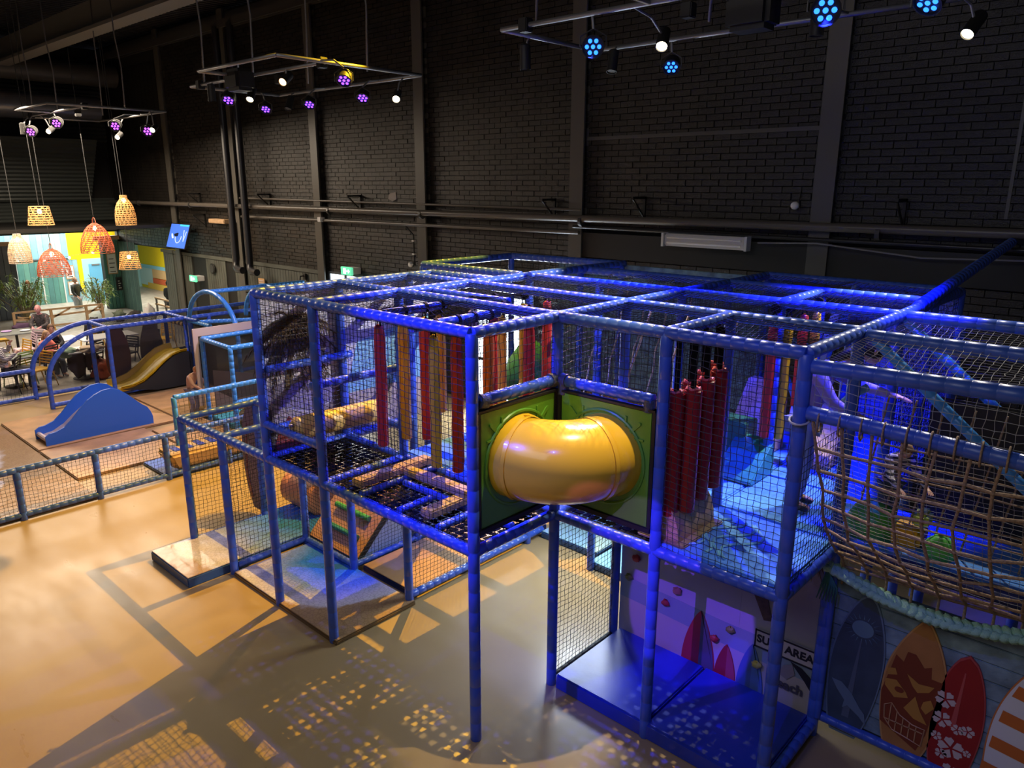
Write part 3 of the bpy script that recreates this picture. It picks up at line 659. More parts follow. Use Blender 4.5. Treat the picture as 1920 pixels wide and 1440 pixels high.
# ground mats -----------------------------------------------------------
def beach(name, cx, cy, r0, r1, r2, sy=1):
    m = bpy.data.materials.new(name); m.use_nodes = True; nt = m.node_tree; b = nt.nodes['Principled BSDF']; b.inputs['Roughness'].default_value = .25
    b.inputs['Coat Weight'].default_value = .3
    tc = nt.nodes.new('ShaderNodeTexCoord'); tc = nt.nodes.new('ShaderNodeNewGeometry'); mp = nt.nodes.new('ShaderNodeMapping'); mp.inputs['Location'].default_value = (-cx, -cy*sy, 0); mp.inputs['Scale'].default_value = (1, sy, 0)
    ln = nt.nodes.new('ShaderNodeVectorMath'); ln.operation = 'LENGTH'
    ns = nt.nodes.new('ShaderNodeTexNoise'); ns.inputs['Scale'].default_value = 3; ns.inputs['Detail'].default_value = 5
    vo = nt.nodes.new('ShaderNodeTexVoronoi'); vo.inputs['Scale'].default_value = 22; vo.feature = 'DISTANCE_TO_EDGE'
    nt.links.new(tc.outputs['Position'], mp.inputs[0]); nt.links.new(mp.outputs[0], ln.inputs[0]); nt.links.new(tc.outputs['Position'], ns.inputs[0]); nt.links.new(tc.outputs['Position'], vo.inputs[0])
    ad = nt.nodes.new('ShaderNodeMath'); ad.operation = 'MULTIPLY_ADD'; ad.inputs[1].default_value = .35; nt.links.new(ns.outputs['Fac'], ad.inputs[0]); nt.links.new(ln.outputs['Value'], ad.inputs[2])
    rp = nt.nodes.new('ShaderNodeValToRGB'); e = rp.color_ramp.elements
    mr = nt.nodes.new('ShaderNodeMapRange'); mr.inputs[1].default_value = r0; mr.inputs[2].default_value = r2; nt.links.new(ad.outputs[0], mr.inputs[0]); nt.links.new(mr.outputs[0], rp.inputs[0])
    e[0].position = 0; e[0].color = (.02, .08, .75, 1); e[1].position = 1; e[1].color = (.40, .24, .11, 1)
    k = (r1-r0)/(r2-r0)
    for p_, c in ((k*.5, (.03, .18, .75, 1)), (k*.75, (.20, .30, .78, 1)), (k, (.62, .55, .68, 1)), (k+.07, (.66, .60, .62, 1)), (k+.10, (.42, .26, .12, 1))):
        q = e.new(min(.99, p_)); q.color = c
    mx = nt.nodes.new('ShaderNodeMixRGB'); mx.blend_type = 'MULTIPLY'; mx.inputs[0].default_value = .45
    v2 = nt.nodes.new('ShaderNodeMapRange'); v2.inputs[2].default_value = .12; v2.inputs[3].default_value = .4; nt.links.new(vo.outputs['Distance'], v2.inputs[0])
    nt.links.new(rp.outputs[0], mx.inputs[1]); nt.links.new(v2.outputs[0], mx.inputs[2]); nt.links.new(mx.outputs[0], b.inputs['Base Color'])
    bp = nt.nodes.new('ShaderNodeBump'); bp.inputs['Strength'].default_value = .3; bp.inputs['Distance'].default_value = .03
    n2 = nt.nodes.new('ShaderNodeTexNoise'); n2.inputs['Scale'].default_value = 5; nt.links.new(tc.outputs['Position'], n2.inputs[0]); nt.links.new(n2.outputs['Fac'], bp.inputs['Height']); nt.links.new(bp.outputs[0], b.inputs['Normal'])
    return m
def floor_mat(x0, x1, y0, y1, h, top, side, lab, z0=0, name='floor_mat'):
    t = thing(name, lab, 'floor mat', ((x0+x1)/2, (y0+y1)/2, z0))
    MB().bevbox(x0, x1, y0, y1, z0, z0+h-.005, .012).build('mat_body', side, t)
    MB().bevbox(x0+.01, x1-.01, y0+.01, y1-.01, z0+h-.008, z0+h+.002, .004).build('printed_top', top, t); return t
GREYS = mat('mat_side_blue', (.04, .10, .22), .4)
floor_mat(-5.38, -4.33, -.56, 2.6, .13, beach('sea_print_entry', -4.85, 2.2, .2, 2.45, 2.95), GREYS, 'long sea and foam printed mat sticking out at the left entrance')
floor_mat(-4.22, -2.05, -.04, 1.06, .055, beach('sea_print_corner', -3.55, 1.2, .1, 1.22, 1.75, .9), mat('mat_side_brown', (.14, .08, .03), .4), 'square mat printed with blue sea, foam and brown sand below the webbing deck')
floor_mat(-3.14, -2.2, 1.12, 3.6, .09, TANM, mat('mat_side_navy', (.01, .02, .10), .4), 'long tan mat behind the corner of the sea mat')
floor_mat(-4.2, -3.26, 1.12, 3.4, .09, mat('blue_ground_mat', (.04, .10, .60), .3), GREYS, 'deep blue mat under the ramp and orange roller')
floor_mat(-1.1, -.0, 3.12, 5.0, .10, mat('pale_blue_mat', (.22, .50, .72), .3, bump=.3, bscale=5), GREYS, 'pale blue mat on the floor beyond the lower net')
floor_mat(-2.1, -1.15, 3.35, 5.2, .10, mat('pale_plank_mat', (.35, .55, .60), .3, bump=.3, bscale=5), GREYS, 'pale striped mat beyond the bright floor patch')
t = floor_mat(.08, 1.07, 1.0, 2.08, .16, NAVY, NAVY, 'left navy crash mat beneath the printed wall')
t = floor_mat(1.09, 2.1, 1.0, 2.08, .16, NAVY, NAVY, 'right navy crash mat beneath the SURF AREA sign')
# ramp with rungs
rp = thing('climbing_ramp', 'pink wooden climbing ramp with green and teal rungs', 'ramp', (-3.8, 1.3, .1))
f = lambda a, u_, t_: (-4.35+a, 1.13+u_*.62-t_*.75, .10+u_*.62*1.0+t_*.62)
b = MB().prism([(0,0),(1.08,0),(1.08,1.22),(0,1.22)], f, -.04, 0); b.build('ramp_board', mat('ramp_board', (.55, .28, .22), .5, noise=.2, nscale=5), rp)
MB().prism([(1.08,0),(1.1,0),(1.1,1.22),(1.08,1.22)], f, -.06, .01).build('edge_strip', BLK, rp)
for k, (u_, m_) in enumerate(((.28, TEALV), (.60, GRNV), (.92, mat('olive_vinyl', (.14, .16, .05), .5)))):
    o = MB().cyl(f(.18, u_, .035), f(.90, u_, .035), .038, n=10).build('rung', m_, rp); smooth_angle(o)
b = MB().prism([(1.14,.1),(2.4,.1),(2.4,1.0)], lambda a, c, t_: (-3.28+t_, a, c), -.02, 0); 
tag(b.build('side_board', mat('pale_grey_board', (.42, .48, .52), .5)), 'pale grey triangular side board right of the climbing ramp', 'panel')
# orange roller
t = thing('foam_drum', 'orange foam drum lying behind the ramp', 'foam drum', (-5.1, 1.6, .1))
smooth_angle(MB().lathe([(.02, 0), (.24, .0), (.27, .03), (.27, .72), (.24, .75), (.02, .75)], 26, (-5.45, 1.62, .38), 'x').build('drum_foam', mat('orange_foam', (.72, .28, .12), .45, noise=.3, nscale=4), t))
smooth_angle(MB().lathe([(.09, -.01), (.09, .0), (.02, .02)], 16, (-4.70, 1.62, .38), 'x').build('hub', mat('orange_dark', (.5, .12, .06), .5), t))
# purple surfboard panels
def surf(cx, y, z0, h, w_, m, name, lab, lean=0, tilt=0, stripe=None, th=.03):
    t = thing(name, lab, 'surfboard', (cx, y, z0)); pts = []
    n = 14
    for k in range(n+1):
        u_ = k/n; ww = w_/2*math.sin(PI*(u_*.90+.06))**.62*(1 if u_ < .72 else 1-(u_-.72)**2*4.5); pts.append((ww, u_*h))
    out = [(a, c) for a, c in pts]+[(-a, c) for a, c in reversed(pts)]
    fn = lambda a, c, t_: (cx+a+tilt*c, y-t_+lean*c, z0+c)
    MB().prism(out, fn, -th/2, th/2).build('board', m, t)
    if stripe:
        s2 = [(w_*.22, h*.08), (w_*.36, h*.3), (w_*.25, h*.62), (w_*.14, h*.8), (w_*.22, h*.62), (w_*.28, h*.32), (w_*.12, h*.1)]
        MB().prism(s2, fn, th/2, th/2+.006).build('stripe', stripe, t); MB().prism([(-a-.02, c) for a, c in s2][::-1], fn, th/2, th/2+.006).build('stripe', stripe, t)
    return t
PUR = mat('purple_board', (.13, .09, .22), .4, noise=.3, nscale=4)
surf(-5.62, 1.10, .10, 1.62, .62, PUR, 'surfboard_cutout', 'purple surfboard cutout with maroon swirls at the left entrance', stripe=mat('maroon_swirl', (.22, .03, .07), .4))
surf(-4.93, 1.78, .13, 1.75, .60, mat('plum_board', (.12, .035, .09), .4), 'surfboard_cutout', 'plum surfboard cutout half hidden behind the corner post', stripe=mat('plum_swirl', (.2, .05, .16), .4))
# lower rear wall with holds, boards and sign -------------------------------
lw = thing('climbing_wall', 'printed beach climbing wall with SURF AREA sign under the deck', 'climbing wall', (1.0, 2.1, 0))
def lp(m, pts, d, nm, par=lw): return MB().prism(pts, lambda a, c, t_: (a, 2.13-t_, c), d-.005, d).build(nm, m, par)
lp(mat('wall_print', (.42, .40, .48), .5, noise=.15, nscale=1.5), [(.04,.05),(1.368,.05),(1.368,1.76),(.04,1.76)], .01, 'board'); lp(MC['wall_print'], [(1.37,.05),(2.16,.05),(2.16,1.76),(1.37,1.76)], .01, 'board')
lp(mat('sea_grey', (.24, .30, .38), .5), [(.04,.52),(.6,.50),(1.3,.46),(2.16,.44),(2.16,.70),(1.2,.70),(.04,.76)], .014, 'printed_sea')
lp(mat('sand_grey', (.46, .40, .40), .5), [(.04,.05),(2.16,.05),(2.16,.44),(1.3,.46),(.6,.50),(.04,.52)], .013, 'printed_sand')
def lsurf(cx, z0, h, w_, m, m2, nm='printed_surfboard'):
    n = 12; pts = []
    for k in range(n+1):
        u_ = k/n; pts.append((w_/2*math.cos(PI/2*u_)**.75, z0+h*u_))
    lp(m, [(cx+a, c) for a, c in pts]+[(cx-a, c) for a, c in reversed(pts)], .020, nm)
    lp(m2, [(cx+a*.95, c) for a, c in pts]+[(cx+.01, c) for a, c in reversed(pts)], .024, 'board_half')
lsurf(.98, .10, .62, .36, mat('red_print', (.42, .03, .04), .5), mat('dark_print', (.10, .09, .12), .5))
lsurf(1.27, .10, .38, .22, mat('red_print2', (.34, .02, .03), .5), mat('rose_print', (.42, .06, .08), .5)); lsurf(1.52, .08, .52, .27, mat('blue_print', (.08, .13, .35), .5), mat('blue_print2', (.10, .18, .42), .5))
TR = mat('trunk_print', (.13, .08, .055), .6, noise=.4, nscale=20)
lp(TR, [(1.18,1.74),(1.32,1.74),(1.62,1.1),(1.68,.9),(1.60,.88),(1.5,1.08)], .022, 'printed_palm_trunk')
fr = MB(); rn = random.Random(9)
for cx_, cz_ in ((1.2, 1.72), (1.98, 1.68)):
    for q in range(26):
        a0 = rn.uniform(-PI, 0); L = rn.uniform(.14, .28)
        fr.prism([(cx_-.012, cz_), (cx_+.012, cz_), (cx_+math.cos(a0)*L, cz_+math.sin(a0)*L)], lambda a, c, t_: (a, 2.13-t_, min(c, 1.75)), .022, .026)
o = fr.build('printed_fronds', TR, lw); o['kind'] = 'stuff'
INK = mat('black_ink', (.015, .013, .02), .5)
sg = MB().box(1.54, 2.10, 2.095, 2.105, .60, .78).build('sign_board', mat('sign_paper', (.52, .46, .52), .5), lw)
e = MB(); e.box(1.54, 2.10, 2.088, 2.095, .767, .78).box(1.54, 2.10, 2.088, 2.095, .60, .613).box(1.54, 1.553, 2.088, 2.095, .6, .78).box(2.087, 2.1, 2.088, 2.095, .6, .78); e.build('sign_border', INK, sg)
text('SURF AREA', .105, (1.82, 2.092, .69), (1, 0, 0), (0, 0, 1), INK, sg, bold=.004)
text('Beach', .13, (1.86, 2.10, .33), (1, 0, 0), (0, 0, 1), mat('grey_ink', (.08, .07, .10), .5), lw, bold=.004)
lp(INK, [(1.88,.58),(1.98,.56),(2.15,.44),(2.15,.28),(2.02,.44)], .024, 'printed_arm')
lp(mat('beard_print', (.28, .24, .28), .5), [(1.78,.42),(1.82,.52),(1.90,.56),(1.93,.47),(1.86,.39)], .026, 'printed_figure')
rn = random.Random(1)
for k, (x, z, c, lab) in enumerate(((.24, 1.02, (.38,.03,.03), 'red climbing hold highest at the left of the printed wall'), (.16, .78, (.16,.17,.05), 'olive climbing hold at the left edge of the printed wall'), (.44, .86, (.32,.12,.10), 'brown climbing hold behind the front post'), (.72, .84, (.30,.13,.10), 'brown climbing hold above the large red surfboard'), (.60, .66, (.35,.03,.04), 'dark red hold low beside the front post'), (1.30, .66, (.22,.22,.06), 'green hold above the small red surfboard'), (1.15, .50, (.4,.03,.04), 'red hold between the two red surfboards'), (1.58, .42, (.5,.42,.10), 'yellow hold on the blue surfboard'), (.9, 1.62, (.15,.15,.06), 'dark olive hold high under the deck beam'))):
    b = MB(); b.ell((x, 2.085, z), .045, .03, .035, 8, 6); b.v = [v+Vector((rn.uniform(-.01,.01),0,rn.uniform(-.01,.01))) for v in b.v]
    tag(smooth_angle(b.build('climbing_hold', mat('hold_%d' % k, c, .5))), lab, 'climbing hold', 'holds on the printed climbing wall')
# hanging ropes in the middle bays
RP = mat('pale_rope', (.55, .40, .30), .7)
lab2 = ['leftmost', 'second', 'third', 'fourth', 'fifth', 'sixth']
for k in range(6):
    x = -1.55+.30*k; y = 4.0
    t = thing('climbing_rope', lab2[k]+' thin pale rope hung with a metal ring in the rear bay', 'rope', (x, y, ZT), 'ropes in the rear bay')
    MB().ring_path([(x+.02*math.sin(q*2.1+k), y-.07*q, ZT-.08-.19*q) for q in range(9)], .011, 5).build('rope_line', RP, t, True)
    MB().ring_path([(x+.028*math.cos(a_), y, ZT-.04+.028*math.sin(a_)) for a_ in [2*PI*q/10 for q in range(10)]], .008, 5, closed=True).build('ring', GALV, t, True)
for k, (x, y, lab) in enumerate(((.55, 2.3, 'long pale rope leaning behind the corner of the tube slide'), (.95, 2.5, 'long pale rope behind the post right of the tube slide'), (.2, 2.2, 'thin pale rope left of the slanting ropes'))):
    t = thing('climbing_rope', lab, 'rope', (x, y, ZT)); MB().ring_path([(x-.04*q, y-.03*q, ZT-.05-.17*q) for q in range(9)], .011, 5).build('rope_line', RP, t, True)
# light blue zigzag tubes at the rear
for (p0, p1) in (((.2,4.9,2.95),(.9,4.9,2.85)), ((.25,4.9,2.9),(.6,4.9,2.2)), ((.6,4.9,2.2),(1.0,4.9,2.5)), ((1.0,4.9,3.4),(1.25,4.9,2.9)), ((.75,4.9,2.1),(1.1,4.9,3.4))):
    padded('brace', p0, p1, TODP, pf, .035)
# green seat and rocks in the back bays
t = thing('foam_pod', 'dark green rounded foam seat behind the hanging rolls', 'foam seat', (-2.6, 4.0, ZD))
smooth_angle(MB().lathe([(.1,0),(.33,.02),(.36,.25),(.30,.55),(.12,.8),(.02,.85)], 18, (-2.55, 3.6, ZD+.05)).build('seat_shell', mat('deep_green_foam', (.03, .17, .07), .5), t))
b = MB(); rn = random.Random(6)
for k in range(9): b.ell((-1.9+.28*k, 4.3, ZD+.08), .2, .12, .12+rn.uniform(0,.08), 8, 5)
o = b.build('rock_mound', mat('rock_print', (.30, .16, .07), .8, noise=.6, nscale=20)); o['kind'] = 'stuff'; tag(o, 'row of brown rock shapes along the foot of the rear net', 'rocks')
# teal plank backdrop boards of the rear bays
bd = thing('backdrop_panel', 'teal printed plank backdrop behind the rear net', 'panel', (-1.6, 5.25, ZD))
for k in range(9): MB().bevbox(-3.4, .3, 5.22, 5.26, ZD+.0+.2*k, ZD+.195+.2*k, .006).build('plank', mat('teal_plank', (.20, .34, .38), .7, noise=.6, nscale=9), bd)
for k in range(3):
    z = 2.0+.55*k; b = MB().bevbox(.75, 2.6, 5.5, 5.54, z, z+.5, .01)
# blue rear panels at right
bp_ = thing('backdrop_panel', 'blue padded backdrop at the rear right of the play frame', 'panel', (1.7, 5.2, ZD))
for k in range(4): MB().bevbox(1.05+.28*k, 1.32+.28*k, 5.2, 5.24, ZD, ZT-.05, .01).build('panel_strip', mat('blue_backdrop', (.20, .28, .75), .6), bp_)
sl = MB(); sl.prism([(0,0),(.16,0),(.42,1.5),(.34,1.5)], lambda a, c, t_: (.70+a, 4.6+t_, ZD+.1+c), 0, .05)
tag(sl.build('white_fin', mat('white_blue_foam', (.45, .55, .85), .5)), 'pale upright foam fin behind the tan wedge', 'foam block')
# dark leather-like curved blue object at the very bottom edge
t = thing('blue_cushion_edge', 'curved dark blue padded edge at the bottom of the picture', 'padding', (.4, -1.1, 0))
smooth_angle(MB().ring_path([(-.15,-1.25,.18), (.16,-.93,.18), (.40,-.68,.19), (.66,-.47,.20), (.92,-.28,.19), (1.18,-.08,.18), (1.6,-.0,.16), (2.1,-.2,.15)], .12, 14).build('padding_roll', mat('denim_vinyl', (.02, .07, .2), .5, bump=.4, bscale=60), t))
MB().prism([(-.15,-1.25),(.16,-.93),(.40,-.68),(.66,-.47),(.92,-.28),(1.18,-.08),(1.6,0),(2.1,-.2),(2.0,-1.4)], lambda a, c, t_: (a, c, t_), 0, .18).build('pad_body', MC['denim_vinyl'], t)
# ================================================================ RIGHT SIDE: ROPE BRIDGE
RB = thing('rope_net', 'brown knotted rope net hanging in front of the right bays', 'rope net', (2.9, 1.5, 1.7))
for y, z0, z1 in ((Y(1), ZT-.08, ZT-.04), (Y(2), ZT-.02, ZT-.02), (Y(3), ZT, ZT)):
    padded('beam', (X(2)+.05, y, z0), (X(2)+1.9, y, z1), BLUEP, pf, .052, .13)
padded('beam', (X(2)+.05, Y(1), 3.22), (X(2)+1.8, Y(1), 3.16), BLUEP, pf, .052, .13)
padded('brace', (X(2)+.03, Y(3), ZT-.03), (X(2)+1.15, Y(3), 2.66), TODP, pf, .040)
padded('brace', (X(2)+.06, Y(2), ZT-.0), (X(2)+1.3, Y(2), 2.60), TODP, pf, .040)
padded('beam', (X(2), Y(3), ZT), (X(2), Y(4.8), ZT+.02), BLUEP, pf, .052)
padded('beam', (X(2)+.0, 3.6, ZT+.02), (X(2)+.06, 9.2-2.0, ZT+.42), BLUEP, pf, .058)
padded('beam', (X(2), Y(2)+.02, .2), (X(2)+1.6, Y(2)+.02, .2), BLUEP, pf, .042)
padded('pole', (X(2)+.04, Y(2)-.02, .2), (X(2)+.04, Y(2)-.02, ZD), BLUEP, pf, .03)
for x in (2.55, 3.3): padded('pole', (X(2)+x-2.14, 3.35, 0), (X(2)+x-2.14, 3.35, ZT), BLUEP, pf, .045)
net((X(2)+.08, Y(1), 3.24), (1.7, 0, 0), (0, 0, .28), pf, m=NETW, seed=60, r=.0022)
net((X(2)+.08, Y(1)+.02, ZT-.05), (1.6, 0, 0), (0, MY, .04), pf, m=NETW, seed=61, sag=-.12, r=.0022)
net((X(2)+.08, Y(2), ZT-.05), (1.6, 0, 0), (0, MY, .02), pf, m=NETW, seed=62, sag=-.10, r=.0022)
net((X(2)+.08, Y(1)+.05, 3.15), (1.65, 0, -.02), (0, 1.0, -1.45), pf, m=NETW, seed=63, sag=-.05, r=.0018)
net((X(2)+.05, 3.3, ZD), (1.2, 0, 0), (0, 0, H2), pf, seed=64)
# rope net surface : top rail (y 1.03, z 3.2) down to the green rope (y 2.07, z 1.7)
RO = mat('brown_rope', (.46, .30, .18), .8, noise=.4, nscale=60, bump=.5, bscale=200)
def rs(u, v):
    x = X(2)+.10+u*1.62; y = 1.03+1.02*v**1.15-.16*math.sin(PI*v)*math.sin(PI*min(1, u*1.1)); z = 3.14-1.44*v-.12*math.sin(PI*v)
    return Vector((x+.02*math.sin(9*v+4*u), y, z))
nu, nv = 9, 10; rn = random.Random(8)
J = {(i, j): rs(i/nu, j/nv)+Vector((rn.uniform(-.015,.015), 0, rn.uniform(-.02,.012))) for i in range(nu+1) for j in range(nv+1)}
def rope(pts, r, nm='rope_strand', par=RB, m=RO, n=6):
    fine = []
    for k in range(len(pts)-1):
        for q in range(3): fine.append(pts[k].lerp(pts[k+1], q/3))
    fine.append(pts[-1])
    o = MB().ring_path(fine, [r*(1+.12*math.sin(k*2.4)) for k in range(len(fine))], n).build(nm, m, par, True); return o
for j in range(1, nv+1): rope([J[i, j] for i in range(nu+1)], .0115)
for i in range(nu+1): rope([Vector((J[i,0].x, 1.03, 3.20))]+[J[i, j] for j in range(nv+1)]+[J[i, nv]+Vector((0,.0,-.16))], .0105)
kn = MB()
for (i, j), p in J.items():
    if j and p.x < 3.75: kn.ell(p, .018, .018, .016, 6, 4)
o = kn.build('knots', RO, RB, True); o['kind'] = 'stuff'
for k in range(13):
    x = X(2)+.12+.135*k
    MB().ring_path([(x+.02*math.sin(a_*.5), 1.03+.062*math.cos(a_), 3.20+.075*math.sin(a_)-.02) for a_ in [2*PI*q/10 for q in range(10)]], .007, 5, closed=True).build('lashing', RO, RB, True)
MB().ring_path([(X(2)+.068*math.cos(a_), 1.03+.068*math.sin(a_), 3.16+.02*math.sin(a_)) for a_ in [2*PI*q/12 for q in range(12)]], .008, 5, closed=True).build('lashing', mat('white_cord', (.5, .48, .45), .6), RB, True)
# rear layer of the rope tunnel
for j in range(2, 9):
    rope([Vector((X(2)+.12+.2*q, 2.25+.02*math.sin(q+j)+.05*j*.3, 3.1-.13*j)) for q in range(9)], .008)
for q in range(8): rope([Vector((X(2)+.2+.2*q-.02*j, 2.32+.015*j, 3.1-.14*j)) for j in range(10)], .008)
# thick green braided rope
gr = thing('braided_rope', 'thick pale green braided rope along the foot of the rope net', 'rope', (2.8, 2.0, 1.65))
GRP = mat('green_rope', (.36, .62, .46), .75, bump=.6, bscale=150)
for s_ in range(3):
    pts = []
    for q in range(121):
        u_ = q/120; a_ = u_*2*PI*9+s_*2*PI/3
        base = Vector((X(2)-.02+u_*1.62, 2.02-.10*math.sin(PI*u_), 1.66-.10*math.sin(PI*u_)))
        pts.append(base+Vector((0, .034*math.cos(a_), .034*math.sin(2*a_)*.6+.02*math.sin(a_))))
    MB().ring_path(pts, [.030+.006*math.sin(q*1.6) for q in range(121)], 7).build('rope_strand', GRP, gr, True)
for q in range(7): MB().ring_path([(X(2)+.0, 2.0, 1.62), (X(2)-.03+.02*q, 1.99, 1.5), (X(2)-.06+.025*q, 1.98, 1.36)], [.014, .01, .004], 5).build('frayed_end', mat('dark_green_rope', (.04, .16, .13), .8), gr, True)
# surfboard plank panel
sp = thing('plank_panel', 'blue grey painted plank panel with surfboards at lower right', 'panel', (2.9, 2.1, .2))
PK = mat('blue_plank', (.25, .36, .42), .65, noise=.55, nscale=5, bump=.3, bscale=30)
zz = .24; k = 0
while zz < 1.50:
    h = min(.145, 1.52-zz); rn.seed(k); MB().bevbox(2.18, 3.85, 2.11, 2.13+rn.uniform(0,.004), zz+.004, zz+h-.002, .005).build('plank', PK, sp); zz += h; k += 1
MB().box(2.16, 3.85, 2.13, 2.16, .2, 1.53).build('backing', mat('plank_gap', (.04, .06, .08), .8), sp)
yf = lambda d: (lambda a, c, t_: (a, 2.11-t_, c))
def oval(cx, z0, z1, w_, tilt, topp=.62, bot=.5, n=22):
    pts = []
    for k in range(n+1):
        u_ = k/n; ww = (math.sin(PI*min(1, max(0, u_)))**topp) if u_ > .5 else (bot+(1-bot)*math.sin(PI*u_)**.7)
        pts.append((ww*w_/2, z0+(z1-z0)*u_))
    sh = lambda a, c: (cx+a+tilt*(c-z0), c)
    return [sh(a, c) for a, c in pts]+[sh(-a, c) for a, c in reversed(pts)]
def sboard(nm, lab, outline, m, rimm, d=.02):
    t = thing(nm, lab, 'surfboard', (sum(p[0] for p in outline)/len(outline), 2.1, .3))
    MB().prism(outline, yf(0), .0, d).build('board', rimm, t)
    cx = sum(p[0] for p in outline)/len(outline); cz = sum(p[1] for p in outline)/len(outline)
    MB().prism([(cx+(a-cx)*.94, cz+(c-cz)*.965) for a, c in outline], yf(0), d, d+.004).build('face', m, t); return t
b1 = sboard('printed_surfboard', 'dark blue surfboard with sun and dolphin on the plank panel', oval(2.38, .12, 1.50, .42, .06), mat('navy_board', (.055, .085, .13), .5, noise=.3, nscale=5), mat('navy_rim', (.14, .20, .27), .5))
LBL = mat('pale_blue_print', (.14, .24, .30), .5)
MB().prism([(2.44+.085*math.cos(q*PI/12), 1.17+.075*math.sin(q*PI/12)) for q in range(24)], yf(0), .024, .028).build('sun_disc', LBL, b1)
ray = MB()
for q in range(20):
    a_ = q*PI/10; ray.prism([(2.44+.10*math.cos(a_)-.004, 1.17+.09*math.sin(a_)), (2.44+.10*math.cos(a_)+.004, 1.17+.09*math.sin(a_)), (2.44+.15*math.cos(a_), 1.17+.14*math.sin(a_))], yf(0), .024, .028)
o = ray.build('sun_rays', LBL, b1); o['kind'] = 'stuff'
MB().prism([(2.36,.30),(2.42,.30),(2.445,1.07),(2.435,1.07)], yf(0), .024, .027).build('stripe', mat('grey_print', (.10,.13,.18), .5), b1)
MB().prism([(2.25,.62),(2.33,.62),(2.42,.55),(2.50,.44),(2.54,.40),(2.56,.30),(2.50,.36),(2.40,.42),(2.36,.38),(2.37,.46),(2.30,.54)], yf(0), .028, .031).build('dolphin', mat('dolphin_print', (.13,.19,.26), .5), b1)
b2 = sboard('printed_surfboard', 'orange surfboard with a carved wooden mask design between two others', oval(2.84, .16, 1.45, .46, .04, .80), mat('orange_board', (.48, .20, .055), .5, noise=.2, nscale=4), mat('orange_rim', (.55, .28, .09), .5))
BRN = mat('brown_print', (.20, .035, .012), .5); GLD = mat('gold_print', (.48, .22, .04), .5)
def pr2(par, m, pts, d, nm): MB().prism(pts, yf(0), d, d+.003).build(nm, m, par)
pr2(b2, BRN, [(2.66,.42),(2.95,.28),(3.0,.45),(3.03,.7),(3.06,.96),(2.98,.96),(2.97,1.06),(2.92,1.03),(2.85,1.12),(2.79,1.12),(2.77,1.02),(2.71,1.06),(2.68,.9),(2.64,.7)], .024, 'mask_shape')
pr2(b2, GLD, [(2.66,.82),(2.74,.84),(2.82,.76),(2.84,.72),(2.74,.68),(2.66,.76)], .028, 'mask_eye'); pr2(b2, GLD, [(2.95,.74),(3.0,.78),(3.03,.72),(2.98,.64),(2.94,.68)], .028, 'mask_eye')
pr2(b2, BRN, [(2.77+.035*math.cos(q*PI/6), .765+.025*math.sin(q*PI/6)) for q in range(12)], .032, 'mask_pupil')
pr2(b2, GLD, [(2.81,.93),(2.90,.88),(3.01,.90),(2.98,.84),(2.90,.80),(2.86,.84)], .028, 'mask_brow'); pr2(b2, GLD, [(2.89,.76),(2.94,.64),(3.0,.55),(2.90,.56),(2.82,.62)], .028, 'mask_nose'); pr2(b2, GLD, [(2.66,.92),(2.72,.94),(2.74,.89),(2.67,.86)], .028, 'mask_cheek')
g = [(2.68,.58),(2.73,.62),(2.80,.54),(2.90,.50),(2.99,.50),(2.98,.34),(2.88,.36),(2.76,.38),(2.69,.46)]
o = MB().ring_path([(a, 2.08, c) for a, c in g], .006, 4, closed=True)
for a, c0, c1 in ((2.73,.42,.61),(2.78,.38,.56),(2.83,.37,.53),(2.88,.36,.51),(2.93,.35,.50)): o.box(a-.004, a+.004, 2.077, 2.083, c0, c1)
o.box(2.69, 2.98, 2.077, 2.083, .455, .463); o = o.build('mask_teeth', mat('outline_print', (.50, .26, .12), .5), b2); o['kind'] = 'stuff'
b3 = sboard('printed_surfboard', 'red surfboard with pale flowers, right of the orange one', oval(3.17, .10, 1.27, .36, .03, .55), mat('red_board', (.36, .012, .015), .5, noise=.15, nscale=3), mat('red_rim', (.45, .06, .06), .5))
FL = mat('flower_print', (.62, .50, .44), .6)
def flower(par, cx, cz, r, seedr=0):
    f_ = MB(); cx += .045
    for q in range(5):
        a_ = seedr+q*2*PI/5
        f_.prism([(cx+r*.15*math.cos(a_), cz+r*.15*math.sin(a_)), (cx+r*.8*math.cos(a_-.5), cz+r*.8*math.sin(a_-.5)), (cx+r*math.cos(a_-.2), cz+r*math.sin(a_-.2)), (cx+r*.9*math.cos(a_), cz+r*.9*math.sin(a_)), (cx+r*math.cos(a_+.2), cz+r*math.sin(a_+.2)), (cx+r*.8*math.cos(a_+.5), cz+r*.8*math.sin(a_+.5))], yf(0), .024, .028)
    o = f_.build('flower', FL, par); o['kind'] = 'stuff'
for cx, cz, r in ((3.05,.84,.075),(3.05,.66,.07),(3.16,.62,.045),(3.23,.64,.05),(3.14,.44,.095),(3.03,.50,.04),(3.08,.36,.045),(3.16,.22,.08),(3.25,.45,.03)): flower(b3, cx, cz, r, cx*9)
pr2(b3, mat('red_stripe', (.50,.08,.07), .5), [(3.15,.62),(3.19,.62),(3.20,1.12),(3.19,1.12)], .024, 'stripe')
b4 = sboard('printed_surfboard', 'orange and white striped surfboard cut off by the right edge', oval(3.52, .2, 1.35, .34, .09), WHT, mat('orange_rim2', (.62,.2,.05), .5))
for k in range(4): pr2(b4, mat('orange_band', (.62,.16,.03), .5), [(3.39+.03*k+.02*(k > 2),.36+.24*k),(3.70,.33+.24*k),(3.70,.43+.24*k),(3.395+.035*k+.03*(k > 2),.46+.24*k)], .026, 'band')
